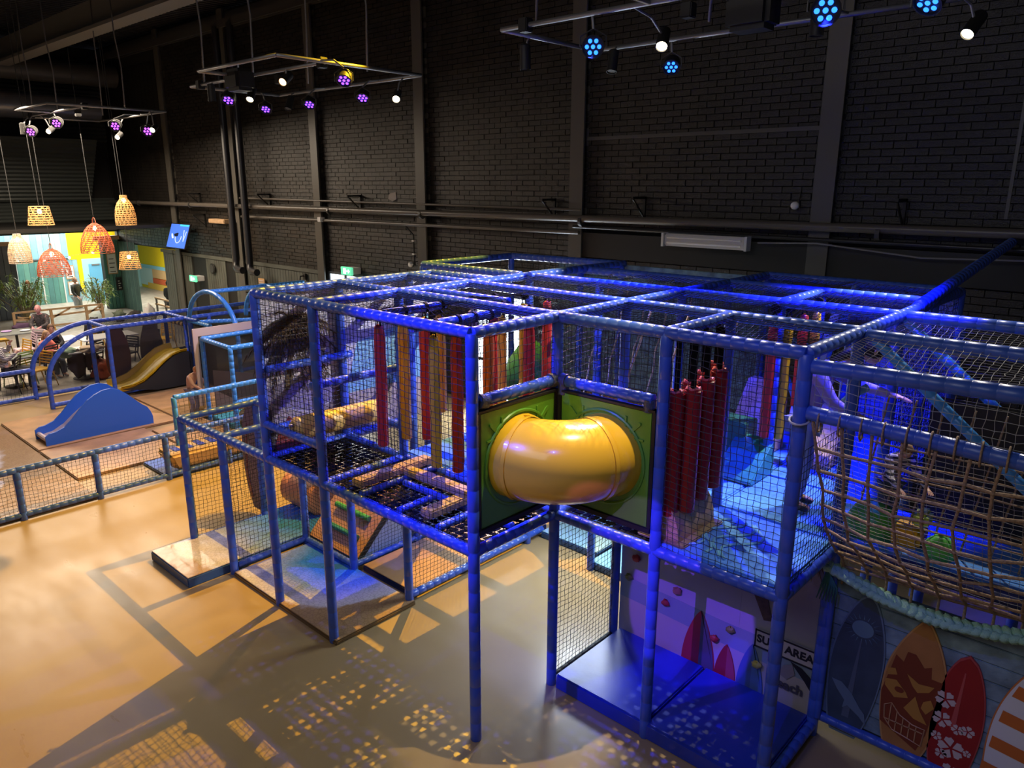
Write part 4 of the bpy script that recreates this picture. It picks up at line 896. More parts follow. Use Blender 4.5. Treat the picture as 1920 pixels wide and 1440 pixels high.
# soft shapes and cave inside the right bay
t = thing('foam_shape', 'large green domed foam shape behind the rope net', 'foam shape', (2.28, 2.5, 1.87))
MB().lathe([(.22,0),(.21,.10),(.15,.22),(.05,.29),(.01,.30)], 16, (2.30, 2.45, 1.87)).build('dome', mat('leaf_green_foam', (.10, .42, .06), .5), t, True)
t = thing('foam_shape', 'yellow foam block with carved steps between green shapes', 'foam shape', (2.6, 2.5, 1.87))
smooth_angle(MB().bevbox(2.46, 2.70, 2.32, 2.6, 1.87, 2.02, .03).build('block', mat('amber_foam', (.75, .40, .02), .45), t)); smooth_angle(MB().bevbox(2.60, 2.72, 2.4, 2.6, 2.02, 2.16, .03).build('step', mat('lime_foam', (.45, .55, .05), .45), t))
t = thing('foam_shape', 'small green ball foam shape right of the yellow block', 'foam shape', (2.83, 2.4, 1.87))
MB().lathe([(.11,0),(.12,.05),(.10,.12),(.05,.17),(.01,.18)], 16, (2.84, 2.36, 1.87)).build('dome', mat('bright_green_foam', (.12, .55, .08), .5), t, True)
b = MB().ring_path([(X(2), 2.16, 1.80), (X(2)+1.7, 2.16, 1.80)], .07, 12)
tag(smooth_angle(b.build('padded_kerb', mat('dark_navy_vinyl', (.02, .03, .12), .4))), 'dark navy padded kerb above the plank panel', 'padding')
b = MB().bevbox(2.5, 4.2, 2.95, 3.0, 1.9, 3.0, .02)
tag(b.build('dark_screen', BLK), 'black screen behind the rope net at right edge', 'panel')
t = thing('teal_noodle', 'pale teal foam noodle held by the person in lilac', 'foam noodle', (2.1, 2.2, 3.1))
smooth_angle(MB().ring_path([(2.04, 2.2, 3.02), (2.10, 2.2, 3.09), (2.2, 2.2, 3.17)], .032, 10).build('noodle', mat('pale_teal_foam', (.18, .42, .50), .5), t))

# ================================================================ TODDLER AREA
tf = thing('toddler_playground', 'low blue padded toddler frame with curved ends, around the yellow slide', 'play frame', (-13.8, 3, 0))
def tp(nm, p0, p1, r=.05): return padded(nm, p0, p1, TODP if p0[0] > -12.9 else BLUEP, tf, r, .14, 8)
def arc(pts, nm='curved_beam', m=BLUEP, r=.055):
    fine = []; rad = []
    for k in range(len(pts)-1):
        a, b = Vector(pts[k]), Vector(pts[k+1])
        for q, s_ in ((.02, .88), (.12, 1), (.9, 1)): fine.append(a.lerp(b, q)); rad.append(r*s_)
    fine.append(pts[-1]); rad.append(r)
    return MB().ring_path(fine, rad, 8).build(nm, m, tf, True)
for x in (-13.8, -14.9):
    q = []
    for k in range(13):
        a_ = PI/2*k/12; q.append((x, 2.15-1.3*math.sin(a_), .55+1.05*math.cos(a_)) if k < 12 else (x, .85, .55))
    arc(q); tp('pole', (x, .85, 0), (x, .85, .55)); tp('pole', (x, 2.15, 0), (x, 2.15, 1.6)); tp('pole', (x, 3.9, 0), (x, 3.9, 1.6))
    tp('beam', (x, 2.15, 1.6), (x, 3.9, 1.6)); tp('beam', (x, .85, .08), (x, 2.1, .08)); tp('pole', (x, 4.5, 0), (x, 4.5, 1.6)); tp('beam', (x, 3.9, 1.6), (x, 6.3, 1.6))
tp('beam', (-13.8, 2.2, .08), (-13.8, 3.9, .08)); tp('beam', (-13.8, 3.9, .08), (-13.8, 5.6, .08))
for y in (2.15, 3.9, 6.3): tp('beam', (-14.9, y, 1.6), (-13.8, y, 1.6))
tp('beam', (-13.8, 3.9, 1.6), (-13.2, 3.95, 1.6)); padded('beam', (-13.3, 4.0, 1.55), (-11.9, 5.9, 1.6), TODP, tf, .05)
padded('beam', (-13.75, 3.95, 1.55), (-12.6, 3.95, 1.55), TODP, tf, .05)
for y0 in (3.95, 5.4):
    arc([(-12.5-1.15*math.cos(PI*k/14), y0, 1.5+.85*math.sin(PI*k/14)) for k in range(15)], m=TODP)
padded('beam', (-12.5, 3.95, 2.35), (-12.5, 6.4, 2.35), TODP, tf, .05); tp('pole', (-13.6, 3.95, 0), (-13.6, 3.95, 1.5)); tp('pole', (-11.35, 3.95, 0), (-11.35, 3.95, 1.5)); tp('pole', (-11.35, 5.4, 0), (-11.35, 5.4, 1.5))
def sheet(x0, y0, z0, x1, y1, z1, par=tf, nm='mesh_side'):
    return MB().quadbox([(x0,y0,z0),(x1,y1,z0),(x1,y1+.004,z0),(x0,y0+.004,z0),(x0,y0,z1),(x1,y1,z1),(x1,y1+.004,z1),(x0,y0+.004,z1)]).build(nm, SHEER, par)
sheet(-14.9, 2.15, .1, -14.9, 3.9, 1.55); sheet(-13.8, 2.2, .1, -13.8, 3.9, 1.55); sheet(-14.9, 3.9, .1, -14.9, 6.3, 1.55); sheet(-13.8, 4.0, .1, -12.6, 4.0, 1.5); sheet(-13.8, 4.5, .1, -13.8, 6.3, 1.55)
net((-14.9, 2.15, 1.62), (1.1, 0, 0), (0, 1.75, 0), tf, cell=.11, r=.004, sag=-.03)
sheet(-13.6, 5.5, .1, -11.4, 5.5, 2.0)
sheet(-14.9, .9, .1, -14.9, 2.1, 1.0)
# slatted dark wall behind the arches
b = MB()
for k in range(16): b.box(-16.5, -12.4, 6.95, 7.0, .0+.12*k, .07+.12*k)
o = b.build('slat_screen', DGREY); o['kind'] = 'stuff'; tag(o, 'dark slatted screen against the wall behind the blue arches', 'screen')
def brd(y, lab, m, h=1.45, w_=.56):
    t = thing('surfboard_cutout', lab, 'surfboard', (-14.55, y, 0)); n = 12; pts = []
    for k in range(n+1): u_ = k/n; pts.append((w_/2*math.sin(PI*(u_*.86+.09))**.6, u_*h))
    MB().prism([(a, c) for a, c in pts]+[(-a, c) for a, c in reversed(pts)], lambda a, c, t_: (-14.72+t_, y+a, c+.02), 0, .03).build('board', m, t)
brd(2.62, 'maroon surfboard panel left of the yellow double slide', mat('maroon_panel', (.09, .022, .016), .5, noise=.3, nscale=4)); brd(3.42, 'olive brown surfboard panel behind the yellow double slide', mat('brown_panel', (.075, .055, .035), .5, noise=.3, nscale=4))
# yellow double slide
ys = thing('double_slide', 'yellow double toddler slide with black sides under the low frame', 'slide', (-14.1, 3, 0))
prof = [(2.22,.12),(2.45,.13),(2.7,.20),(2.95,.36),(3.2,.56),(3.42,.70),(3.62,.76),(3.8,.77)]
sec = [(-14.55,.14),(-14.5,.14),(-14.46,.03),(-14.2,.0),(-14.1,.06),(-14.05,.09),(-14.0,.06),(-13.9,.0),(-13.68,.03),(-13.62,.14),(-13.56,.14)]
v = MB()
for y, z in prof:
    for x, dz in sec: v.v.append(Vector((x, y, z+dz)))
for y, z in prof:
    for x, dz in sec: v.v.append(Vector((x, y, z+dz-.03)))
ns = len(sec); npf = len(prof)
for k in range(npf-1):
    for j in range(ns-1):
        a = k*ns+j; v.f.append([a, a+1, a+ns+1, a+ns]); a2 = a+ns*npf; v.f.append([a2, a2+ns, a2+ns+1, a2+1])
smooth_angle(v.build('slide_bed', mat('slide_yellow', (.80, .52, .01), .3, coat=.3), ys))
for x in (-14.58, -13.56): MB().prism([(y, z+.08) for y, z in prof]+[(3.8, .05), (3.0, .05), (2.75,.1)], lambda a, c, t_: (x+t_, a, c), 0, .02).build('side_panel', BLK, ys)
MB().bevbox(-14.5, -13.6, 3.82, 4.5, .02, .78, .02).build('platform_block', mat('black_vinyl', (.01,.01,.012), .3), ys)
t = thing('slatted_bar', 'tan and black banded bar at the top of the yellow slide', 'bar', (-14.3, 4.2, 1.3))
for k in range(9): MB().cyl((-14.8+.1*k, 3.95, 1.42), (-14.71+.1*k, 3.95, 1.42), .05).build('bar_band', BEIGE if k % 2 else BLK, t)
for k in range(5): MB().cyl((-14.7+.18*k, 3.95, 1.42), (-14.7+.18*k, 3.95, .9), .015).build('bar_cord', WHT, t)
# blue side-panelled slide
bs = thing('blue_slide', 'small blue toddler slide with wavy solid sides on the tan mats', 'slide', (-11.3, .9, .03))
out = [(-.08,.05),(-.08,.22),(.0,.27),(.10,.28),(.26,.34),(.40,.46),(.55,.62),(.70,.76),(.83,.84),(.98,.90),(1.13,.91),(1.28,.86),(1.42,.74),(1.55,.60),(1.67,.48),(1.76,.41),(1.82,.30),(1.85,.20),(1.85,.05)]
SB = mat('slide_blue', (.025, .13, .60), .4)
for x in (-11.08, -11.66):
    o = MB().prism(out, lambda a, c, t_: (x+t_, a, c), -.02, .02).build('side_panel', SB, bs)
ch = [(-.02,.12),(.2,.15),(.4,.25),(.6,.41),(.8,.55),(1.0,.60),(1.2,.60)]
MB().prism(ch+[(a, c-.03) for a, c in reversed(ch)], lambda a, c, t_: (-11.64+t_, a, c), 0, .54).build('slide_bed', mat('slide_pale_edge', (.62, .50, .50), .4), bs)
MB().cyl((-11.64, -.03, .14), (-11.1, -.03, .14), .045).build('end_roll', MC['slide_pale_edge'], bs)
# foam boat step on a blue mat
bo = thing('foam_boat', 'tan foam boat block with blue stripes behind the low net fence', 'foam block', (-8.15, 1.5, .05))
y0, y1 = .80, 2.55
v = MB().quadbox([(-8.28,y0+.15,.10),(-7.98,y0+.15,.10),(-7.98,y1,.10),(-8.28,y1,.10),(-8.46,y0,.42),(-7.84,y0,.42),(-7.84,y1,.42),(-8.46,y1,.42)])
o = v.build('boat_body', BEIGE, bo); bm = bmesh.new(); bm.from_mesh(o.data); bmesh.ops.bevel(bm, geom=bm.edges[:], offset=.05, segments=3, affect='EDGES'); bm.to_mesh(o.data); bm.free(); smooth_angle(o)
for k in range(8): MB().box(-8.36, -8.02, y0+.17+.21*k, y0+.28+.21*k, .42, .428).build('stripe', NAVY, bo)
floor_mat(-8.95, -7.98, .78, 3.2, .05, mat('royal_blue_mat', (.05, .16, .60), .35), GREYS, 'blue mat under the striped foam boat')
# mats
floor_mat(-10.9, -8.98, -.25, 1.6, .045, TANM, mat('mat_side_tan', (.30,.17,.08), .5), 'tan mat in front of the blue slide, beside the low fence', name='floor_mat')
floor_mat(-13.3, -10.95, -.25, 2.3, .045, TANM, MC['mat_side_tan'], 'large tan mat under the blue slide')
floor_mat(-13.3, -10.7, 2.33, 3.9, .045, TANM, MC['mat_side_tan'], 'tan mat between the yellow slide and the child')
floor_mat(-10.65, -8.98, 1.63, 2.7, .045, TANM, MC['mat_side_tan'], 'tan mat beside the corner post of the low fence')
floor_mat(-13.3, -10.2, -3.3, -.28, .04, beach('sea_print_left', -11.5, -3.2, .2, 2.4, 3.0), MC['mat_side_tan'], 'pale pink and tan printed mat at the left edge')
floor_mat(-10.15, -8.0, -3.3, -.28, .04, beach('sea_print_left2', -9.8, -2.6, .3, 1.5, 1.9), MC['mat_side_tan'], 'white and tan printed mat behind the low net fence at the left edge')
# low fence
lf = thing('net_fence', 'low blue padded fence with black netting crossing the left side', 'fence', (-7.95, 0, 0))
def lfp(nm, p0, p1, r=.048): return padded(nm, p0, p1, BLUEP, lf, r, .12, 10)
ysf = [-3.4, -2.35, -1.3, -.26, .80]
for y in ysf: lfp('post', (-7.95, y, 0), (-7.95, y, .74))
for a, b in zip(ysf[:-1], ysf[1:]):
    lfp('rail', (-7.95, a, .76), (-7.95, b, .76)); lfp('rail', (-7.95, a, .08), (-7.95, b, .08), .04); net((-7.95, a, .1), (0, b-a, 0), (0, 0, .64), lf, seed=int(a*10) % 5)
for a, b in ((.80, 1.85), (1.85, 2.9), (2.9, 3.95)):
    lfp('rail', (-7.95, a, .76), (-7.95, b, .76)); lfp('rail', (-7.95, a, .08), (-7.95, b, .08), .04); net((-7.95, a, .1), (0, b-a, 0), (0, 0, .64), lf, seed=int(a*10) % 5); lfp('post', (-7.95, b, 0), (-7.95, b, .74))
padded('post', (-8.3, 1.16, 0), (-8.3, 1.16, 1.26), TODP, lf, .045); padded('rail', (-8.3, 1.16, 1.26), (-8.3, 3.4, 1.26), TODP, lf, .045); net((-8.3, 1.16, .75), (0, 1.6, 0), (0, 0, .5), lf, cell=.08)
ff = thing('net_fence', 'low violet blue fence panel at the far left edge by the cafe chairs', 'fence', (-14.9, 0, 0))
for a, b in ((-1.2, -.18), (-.18, .85)):
    padded('rail', (-14.9, a, .68), (-14.9, b, .68), BLUEP, ff, .05); padded('rail', (-14.9, a, .06), (-14.9, b, .06), BLUEP, ff, .045); net((-14.9, a, .08), (0, b-a, 0), (0, 0, .58), ff, cell=.08, r=.003)
# playhouse
ph = thing('toddler_playhouse', 'light blue padded playhouse frame with beige door surround', 'play frame', (-10, 3.4, 0))
def pp(nm, p0, p1): return padded(nm, p0, p1, TODP, ph, .048, .13, 8)
for x, y in ((-10.6,2.8),(-9.35,2.75),(-10.6,4.05),(-9.35,4.3)): pp('pole', (x, y, 0), (x, y, 1.7))
for a, b in (((-10.6,2.8),(-9.35,2.75)),((-10.6,2.8),(-10.6,4.05)),((-9.35,2.75),(-9.35,4.3)),((-10.6,4.05),(-9.35,4.3))):
    pp('beam', (*a, 1.7), (*b, 1.7))
for a, b in (((-9.35,2.75),(-9.35,4.3)),((-10.6,2.8),(-10.6,4.05))): pp('beam', (*a, .62), (*b, .62))
sheet(-10.6, 2.8, .7, -9.35, 2.75, 1.66, ph); sheet(-10.6, 2.85, .7, -10.6, 4.0, 1.66, ph); sheet(-9.35, 2.8, .7, -9.35, 4.2, 1.66, ph)
PB = mat('beige_board', (.55, .42, .34), .5)
MB().prism([(2.66,.30),(2.76,.30),(2.76,1.74),(4.02,1.74),(4.02,1.90),(2.66,1.90)], lambda a, c, t_: (-10.68+t_, a, c), -.03, .0).build('door_surround', PB, ph)
MB().box(-10.9, -10.1, 4.15, 4.19, 1.2, 1.95).build('side_board', PB, ph)
b = MB()
for k in range(5): MB().box(-10.4+.1*k, -10.35+.1*k, 4.2, 4.23, .6, 1.6).build('striped_slat', mat('pink_slat', (.42,.22,.24), .6), ph)
MB().prism([(2.9,1.05),(4.2,.72),(4.2,.2),(2.9,.2)], lambda a, c, t_: (-10.5+t_, a, c), 0, .02).build('slope_board', mat('brown_slope', (.16,.10,.08), .6), ph)
floor_mat(-10.5, -8.5, 2.8, 4.6, .10, mat('teal_pool', (.08, .38, .42), .35), mat('teal_pool_side', (.06,.3,.4), .4), 'teal mat inside the toddler playhouse')
t = thing('foam_shape', 'green foam cylinder inside the playhouse', 'foam shape', (-9.3, 3.7, .1)); smooth_angle(MB().lathe([(.05,0),(.20,.01),(.22,.04),(.22,.86),(.2,.9)], 18, (-9.9, 3.75, .62), 'x').build('cylinder', GRNV, t))
t = thing('foam_shape', 'tan foam mound inside the playhouse', 'foam shape', (-9.4, 3.2, .1)); b = MB(); b.ell((-9.4, 3.25, .22), .42, .42, .24, 16, 8); smooth_angle(b.build('mound', mat('tan_print', (.36, .25, .12), .6, noise=.4, nscale=14), t))
t = thing('foam_shape', 'bright green small ramp beside the playhouse pole', 'foam shape', (-9.0, 2.9, .1)); MB().prism([(0,0),(.5,0),(.5,.3),(.25,.33)], lambda a, c, t_: (-9.2+a, 2.95+t_, .1+c), 0, .4).build('ramp', mat('lime_green_foam', (.08,.5,.08), .5), t)
t = thing('foam_totem', 'stacked violet, green and blue foam rings beside the playhouse', 'foam totem', (-9.1, 4.9, 0))
for k, c in enumerate(((.05,.25,.6),(.04,.45,.25),(.12,.10,.35),(.05,.42,.25),(.12,.10,.35),(.04,.40,.22))):
    smooth_angle(MB().lathe([(.18,0),(.23,.04),(.23,.26),(.18,.30)], 16, (-9.55, 4.2+.4, .1+.31*k)).build('foam_ring', mat('totem_%d' % k, c, .45), t))
t = thing('foam_stool', 'yellow foam stool beside the child at the playhouse', 'foam stool', (-11.25, 2.9, .05)); smooth_angle(MB().bevbox(-11.42, -11.12, 2.72, 3.0, .05, .55, .05).build('stool_body', mat('pale_yellow_foam', (.72,.48,.14), .5), t))
# ================================================================ LIGHTING RIGS
def rig(dx, lab, glow, z=6.35):
    t = thing('lighting_rig', lab, 'lighting rig', (dx, 3.4, z))
    x0, x1, xm, y0, y1, yo = dx-2.0, dx+2.1, dx-.1, 2.62, 4.35, 1.85
    for p0, p1 in (((x0,y0),(x1,y0)),((x0,y0),(x0,y1)),((x0,y1),(x1,y1)),((x1,yo),(x1,y1)),((xm,yo),(x1,yo)),((xm,yo),(xm,y0))):
        MB().cyl((*p0, z), (*p1, z), .027, n=8).build('rig_tube', GALV, t, True)
    for x, y in ((x0+.35, y0), (xm+.1, y1-1.2), (x1-.1, y0)): MB().bevbox(x-.06, x+.06, y-.06, y+.06, z-.07, z+.07, .01).build('clamp', BLK, t)
    for x, y, lx in ((x0+.5, y0, 0), (xm, y1-.6, .2), (x1-.3, y1-.8, -.1), (xm+.05, y0+.1, -.1)):
        MB().ring_path([(x, y, z), (x+.02, y+.02, z+.9), (x+lx*.5, y-.02, z+1.6), (x+lx, y, 9.46)], .016, 5).build('suspension_cable', mat('cable_grey', (.13,.12,.12), .5), t, True)
    return t
def arm(p, t):
    best = None
    for dx in (-.15, -7.6, -16.7):
        x0, x1, xm, y0, y1, yo = dx-2.0, dx+2.1, dx-.1, 2.62, 4.35, 1.85
        for (ax, ay), (bx, by) in (((x0,y0),(x1,y0)),((x0,y0),(x0,y1)),((x0,y1),(x1,y1)),((x1,yo),(x1,y1)),((xm,yo),(x1,yo)),((xm,yo),(xm,y0))):
            qx, qy = min(max(p.x, ax), bx), min(max(p.y, ay), by); d_ = (qx-p.x)**2+(qy-p.y)**2
            if best is None or d_ < best[0]: best = (d_, qx, qy)
    MB().ring_path([p, (p.x*.6+best[1]*.4, p.y*.6+best[2]*.4, (p.z+6.35)/2+.05), (best[1], best[2], 6.36)], .014, 6).build('hook_clamp', GALV, t)
def par(p, tgt, col, lab, s=1.0, core=4.5):
    p = Vector(p); d = (Vector(tgt)-p).normalized(); t = thing('led_lamp', lab, 'stage light', p); q = d.to_track_quat('Z', 'Y').to_matrix().to_4x4(); M = Matrix.Translation(p) @ q
    smooth_angle(MB().lathe([(.06*s,-.16*s),(.10*s,-.14*s),(.115*s,0),(.105*s,.0),(.105*s,-.02*s)], 16).xf(M).build('lamp_body', BLK, t))
    for k in range(7):
        a_ = k*PI/3; r_ = 0 if k == 6 else .062*s
        MB().lathe([(.021*s, 0), (.021*s, .004), (.012*s, .008)], 10).xf(M @ Matrix.Translation((r_*math.cos(a_), r_*math.sin(a_), -.012*s))).build('led_lens', emis('led_%s' % str(tuple(round(c,2) for c in col)), col, core), t)
    up_ = Vector((0,0,1)); sd = d.cross(up_).normalized()
    MB().ring_path([p+sd*.13*s, p+sd*.13*s+up_*.1, p+up_*.17, p-sd*.13*s+up_*.1, p-sd*.13*s], .009, 5).build('yoke', DGREY, t)
    arm(p+up_*.17, t); return t
def can(p, tgt, lab, lit=None, core=14):
    p = Vector(p); d = (Vector(tgt)-p).normalized(); t = thing('can_lamp', lab, 'stage light', p); M = Matrix.Translation(p) @ d.to_track_quat('Z', 'Y').to_matrix().to_4x4()
    smooth_angle(MB().lathe([(.03,-.28),(.062,-.26),(.065,0),(.058,0),(.058,-.02)], 14).xf(M).build('lamp_body', BLK, t))
    MB().lathe([(.055, -.015), (.05, -.01)], 14).xf(M).build('lens', emis('lens_'+lit, {'warm': (1,.86,.55), 'orange': (1,.5,.2)}[lit], core) if lit else DGREY, t)
    arm(p-d*.14+Vector((0,0,.02)), t); return t
def speaker(x, y, lab, z=6.28):
    t = thing('speaker_box', lab, 'speaker', (x, y, z)); smooth_angle(MB().bevbox(x-.22, x+.22, y-.16, y+.16, z-.17, z+.15, .05).build('cabinet', BLK, t)); MB().cyl((x, y, z+.1), (x, y, z+.22), .02).build('bracket', GALV, t)
VL = (.16, .04, 1); PL_ = (.42, .06, 1); BL = (.015, .13, 1)
C_ = (3.98, -3.9, 3.6)
rig(-2.2+2.05, 'rectangular pipe lighting rig hung high at right, with blue lamps', BL)
rig(-7.6, 'rectangular pipe lighting rig hung high left of centre', VL)
rig(-16.7, 'small far rectangular pipe lighting rig above the cafe end', PL_)
par((-.94,2.68,6.05), C_, BL, 'bright blue LED lamp with seven dots facing the camera, left on the right rig')
par((1.41,2.60,6.05), C_, BL, 'large bright blue LED lamp near the top, above the broad pillar', 1.05)
par((2.07,2.89,6.05), (1.2,.2,3), BL, 'blue LED lamp cut off at the top right')
par((-1.07,4.40,6.05), (.6,.5,2.5), BL, 'small blue LED lamp hanging below the bright warm lamp on the right rig', .9)
can((-.42,3.13,6.05), (1.2,-.4,2.5), 'bright warm can lamp in the middle of the right rig', 'warm')
can((2.01,4.44,6.05), (1.0,1,2.5), 'bright warm can lamp at the far right top', 'warm')
can((-2.23,3.11,6.0), (-2.3,3.3,3), 'unlit black can lamp at the left corner of the right rig'); can((-1.8,4.22,6.05), (-1.6,3.6,4), 'unlit black can lamp below the blue lamp on the right rig')
can((.95,3.6,6.05), (.95,3.6,4), 'unlit black lamp under the large blue lamp near the pillar')
speaker(.45, 3.3, 'black speaker box on the right rig at the top edge'); speaker(-7.6, 2.45, 'black speaker box on the middle rig')
can((-8.78,2.57,6.05), (-8.8,2.6,3), 'unlit black can lamp at the left end of the middle rig'); can((-9.04,4.16,6.05), (-8.7,3.4,4.6), 'unlit black can lamp below the middle rig, tilted right')
can((-8.07,2.86,6.05), (-6.5,1,3.5), 'lit warm can lamp left on the middle rig', 'warm'); can((-5.83,4.11,6.0), (-3,1,3.5), 'brightest warm can lamp at the right end of the middle rig', 'warm', 22); can((-6.44,2.49,6.15), (-5,0,4.5), 'orange glowing can lamp in the middle of the middle rig', 'orange', 8)
for p, l in (((-8.05,2.47,6.0), 'violet LED lamp at the left end of the middle rig'), ((-9.45,3.94,6.05), 'violet LED lamp hanging lowest on the middle rig'), ((-8.07,3.99,6.05), 'violet LED lamp in the middle of the middle rig, facing down'), ((-4.98,2.53,6.05), 'dark LED lamp upper right on the middle rig'), ((-6.53,3.99,6.05), 'violet LED lamp left of the brightest warm lamp')):
    par(p, (p[0]+1.2, p[1]-1.5, 3.8), VL, l, .95, 5)
s1 = .78
for p, l in (((-18.2,2.5,5.95), 'purple LED lamp at the left end of the far rig'), ((-16.9,2.7,6.1), 'purple LED lamp second from left on the far rig'), ((-16.0,3.7,6.05), 'purple LED lamp in the middle of the far rig'), ((-14.9,4.0,5.9), 'purple LED lamp at the right end of the far rig')):
    par(p, (p[0]+3, p[1]-3, 4), PL_, l, 1.15, 5)
for p, l in (((-17.7,2.75,5.95), 'lit warm lamp at the left of the far rig'), ((-17.0,4.1,5.85), 'lit warm lamp hanging lowest from the far rig'), ((-14.4,3.9,5.9), 'lit warm lamp at the right corner of the far rig')):
    can(p, (p[0]+3, p[1]-3, 4), l, 'warm', 20)
can((-18.4,2.4,5.9), (-18.4,2.4,4), 'unlit small can lamp at the left end of the far rig')
# ================================================================ PENDANT BASKET LAMPS
CORD = mat('lamp_cord', (.03,.03,.03), .6); BULB = emis('warm_bulb', (1, .72, .32), 14)
def basket(x, y, ztop, prof, m, lab, weave=16, rings=14, watts=10, handle=False):
    t = thing('pendant_lamp', lab, 'pendant lamp', (x, y, ztop), 'woven pendant lamps over the cafe')
    H = prof[-1][1]
    def rad(h):
        for (r0, h0), (r1, h1) in zip(prof[:-1], prof[1:]):
            if h0 >= h >= h1: return r0+(r1-r0)*(h0-h)/max(1e-6, h0-h1)
        return prof[-1][0]
    b = MB()
    for k in range(rings+1):
        h = H*k/rings; r_ = rad(h)
        b.ring_path([(x+r_*math.cos(2*PI*q/18), y+r_*math.sin(2*PI*q/18), ztop+h) for q in range(18)], .0085, 4, closed=True)
    for k in range(weave):
        for sg in (1, -1):
            b.ring_path([(x+rad(H*q/8)*math.cos(2*PI*k/weave+sg*q*.13), y+rad(H*q/8)*math.sin(2*PI*k/weave+sg*q*.13), ztop+H*q/8) for q in range(9)], .008, 4)
    o = b.build('woven_shade', m, t); o['kind'] = 'stuff'
    MB().ell((x, y, ztop-.14), .055, .055, .07, 10, 6).build('bulb', BULB, t, True)
    MB().ring_path([(x, y, ztop-.08), (x, y, ztop+.3), (x-.1, y-.05, 9.46)], .010, 5).build('cord', CORD, t)
    if handle: MB().ring_path([(x+.13*math.cos(a_), y, ztop+.16*math.sin(a_)) for a_ in [PI*q/8 for q in range(9)]], .011, 5).build('handle', m, t)
    l = bpy.data.lights.new('bulb_glow', 'POINT'); l.energy = watts; l.color = (1, .62, .25); l.shadow_soft_size = .05
    o = bpy.data.objects.new('bulb_glow', l); COL.objects.link(o); o.parent = t; o.location = (0, 0, -.26)
RAT = mat('natural_rattan', (.62, .38, .15), .6); RAT2 = mat('red_rattan', (.50, .13, .07), .6); RAT3 = mat('pale_rattan', (.62, .50, .38), .6)
bell = lambda w_, h: [(.06,0),(w_*.34,-h*.05),(w_*.62,-h*.22),(w_*.86,-h*.5),(w_*.98,-h*.75),(w_,-h)]
drum = lambda w_, h: [(w_*.8,0),(w_*.9,-h*.3),(w_*.95,-h*.6),(w_*1.08,-h)]
tall = lambda w_, h: [(w_*.32,0),(w_*.36,-h*.13),(w_*.75,-h*.3),(w_*.95,-h*.6),(w_,-h*.95),(w_*.97,-h)]
basket(-20, 2.94, 4.10, drum(.30,.50), RAT, 'open weave drum pendant lamp, upper left', 10, 8)
basket(-20, 2.30, 3.38, tall(.28,.78), RAT3, 'pale bottle shaped pendant lamp at the far left')
basket(-20, 3.08, 2.93, bell(.42,.74), RAT2, 'low reddish bell pendant lamp in front of the green boards', handle=True)
basket(-20, 4.30, 3.60, bell(.44,.84), RAT2, 'large red and purple bell pendant lamp over the yellow wall', handle=True)
basket(-20, 5.15, 2.72, drum(.29,.50), RAT, 'drum pendant lamp in front of the dark pier', 10, 8)
basket(-20, 5.20, 4.38, tall(.29,.86), RAT, 'tall golden bottle shaped pendant lamp, highest of the six')
# ================================================================ FOYER AND CAFE
def planks(par, x, y0, y1, z0, z1, n, mats, ax='y', nm='plank', d=.02):
    w_ = (y1-y0)/n
    for k in range(n):
        m = mats[k % len(mats)]; b = MB()
        if ax == 'y': b.bevbox(x, x+d, y0+k*w_+.006, y0+(k+1)*w_-.006, z0, z1, .004)
        else: b.bevbox(y0+k*w_+.006, y0+(k+1)*w_-.006, x-d, x, z0, z1, .004)
        b.build(nm, m, par)
TL = [mat('teal_board_%d' % k, c, .65, noise=.25, nscale=2) for k, c in enumerate(((.10,.30,.27),(.13,.34,.28),(.09,.26,.25)))]
LB = [mat('sky_board_%d' % k, c, .65, noise=.2, nscale=2) for k, c in enumerate(((.25,.58,.66),(.34,.62,.62),(.45,.52,.42),(.22,.50,.66),(.30,.55,.68)))]
GB = [mat('dark_board_%d' % k, c, .65, noise=.25, nscale=2) for k, c in enumerate(((.15,.17,.22),(.18,.20,.25),(.13,.155,.20)))]
GT = [mat('green_pier_%d' % k, c, .65, noise=.25, nscale=2) for k, c in enumerate(((.07,.15,.13),(.09,.18,.15)))]
YW_ = mat('bright_yellow_paint', (.90, .68, .0), .6)
fw_ = struct(MB().box(-30.3, -30.1, 3, 8.9, -.5, 3.0).build('wall_foyer', mat('foyer_plaster', (.4,.6,.6), .7)))
planks(fw_, -30.1, 3.6, 6.6, 1.78, 2.9, 14, LB); planks(fw_, -30.1, 3.6, 6.3, -.45, 1.74, 14, TL); planks(fw_, -30.1, 6.32, 6.9, -.45, 1.78, 3, LB[:1]+LB[3:])
MB().box(-30.1, -30.06, 3.6, 6.6, 1.74, 1.80).build('top_rail', DGREY, fw_)
for y in (4.7, 5.55, 6.3): MB().box(-30.09, -30.05, y-.02, y+.02, -.45, 1.74).build('pale_batten', WHT, fw_)
MB().box(-30.1, -30.07, 6.62, 8.6, 1.72, 2.9).build('yellow_panel', YW_, fw_); MB().box(-30.1, -30.06, 6.90, 7.06, .3, 1.75).build('yellow_strip', YW_, fw_)
dd = struct(MB().box(-30.1, -30.04, 7.06, 8.6, -.45, 1.72).build('door_3', mat('door_surround_blue', (.35,.66,.75), .5)))
MB().box(-30.05, -30.0, 7.3, 7.95, -.45, 1.5).build('door_leaf', mat('door_blue', (.12,.42,.68), .5), dd); MB().box(-30.05, -30.0, 8.02, 8.6, -.45, 1.5).build('door_leaf', mat('door_blue2', (.10,.38,.64), .5), dd); MB().box(-30.04, -29.99, 7.96, 8.01, -.45, 1.55).build('door_gap', WHT, dd); MB().box(-30.0, -29.97, 7.4, 7.7, 1.44, 1.5).build('door_closer', GALV, dd)
struct(MB().box(-33, -27, -12, 9, -.55, -.45).build('floor_foyer', mat('foyer_floor', (.45,.44,.42), .4)))
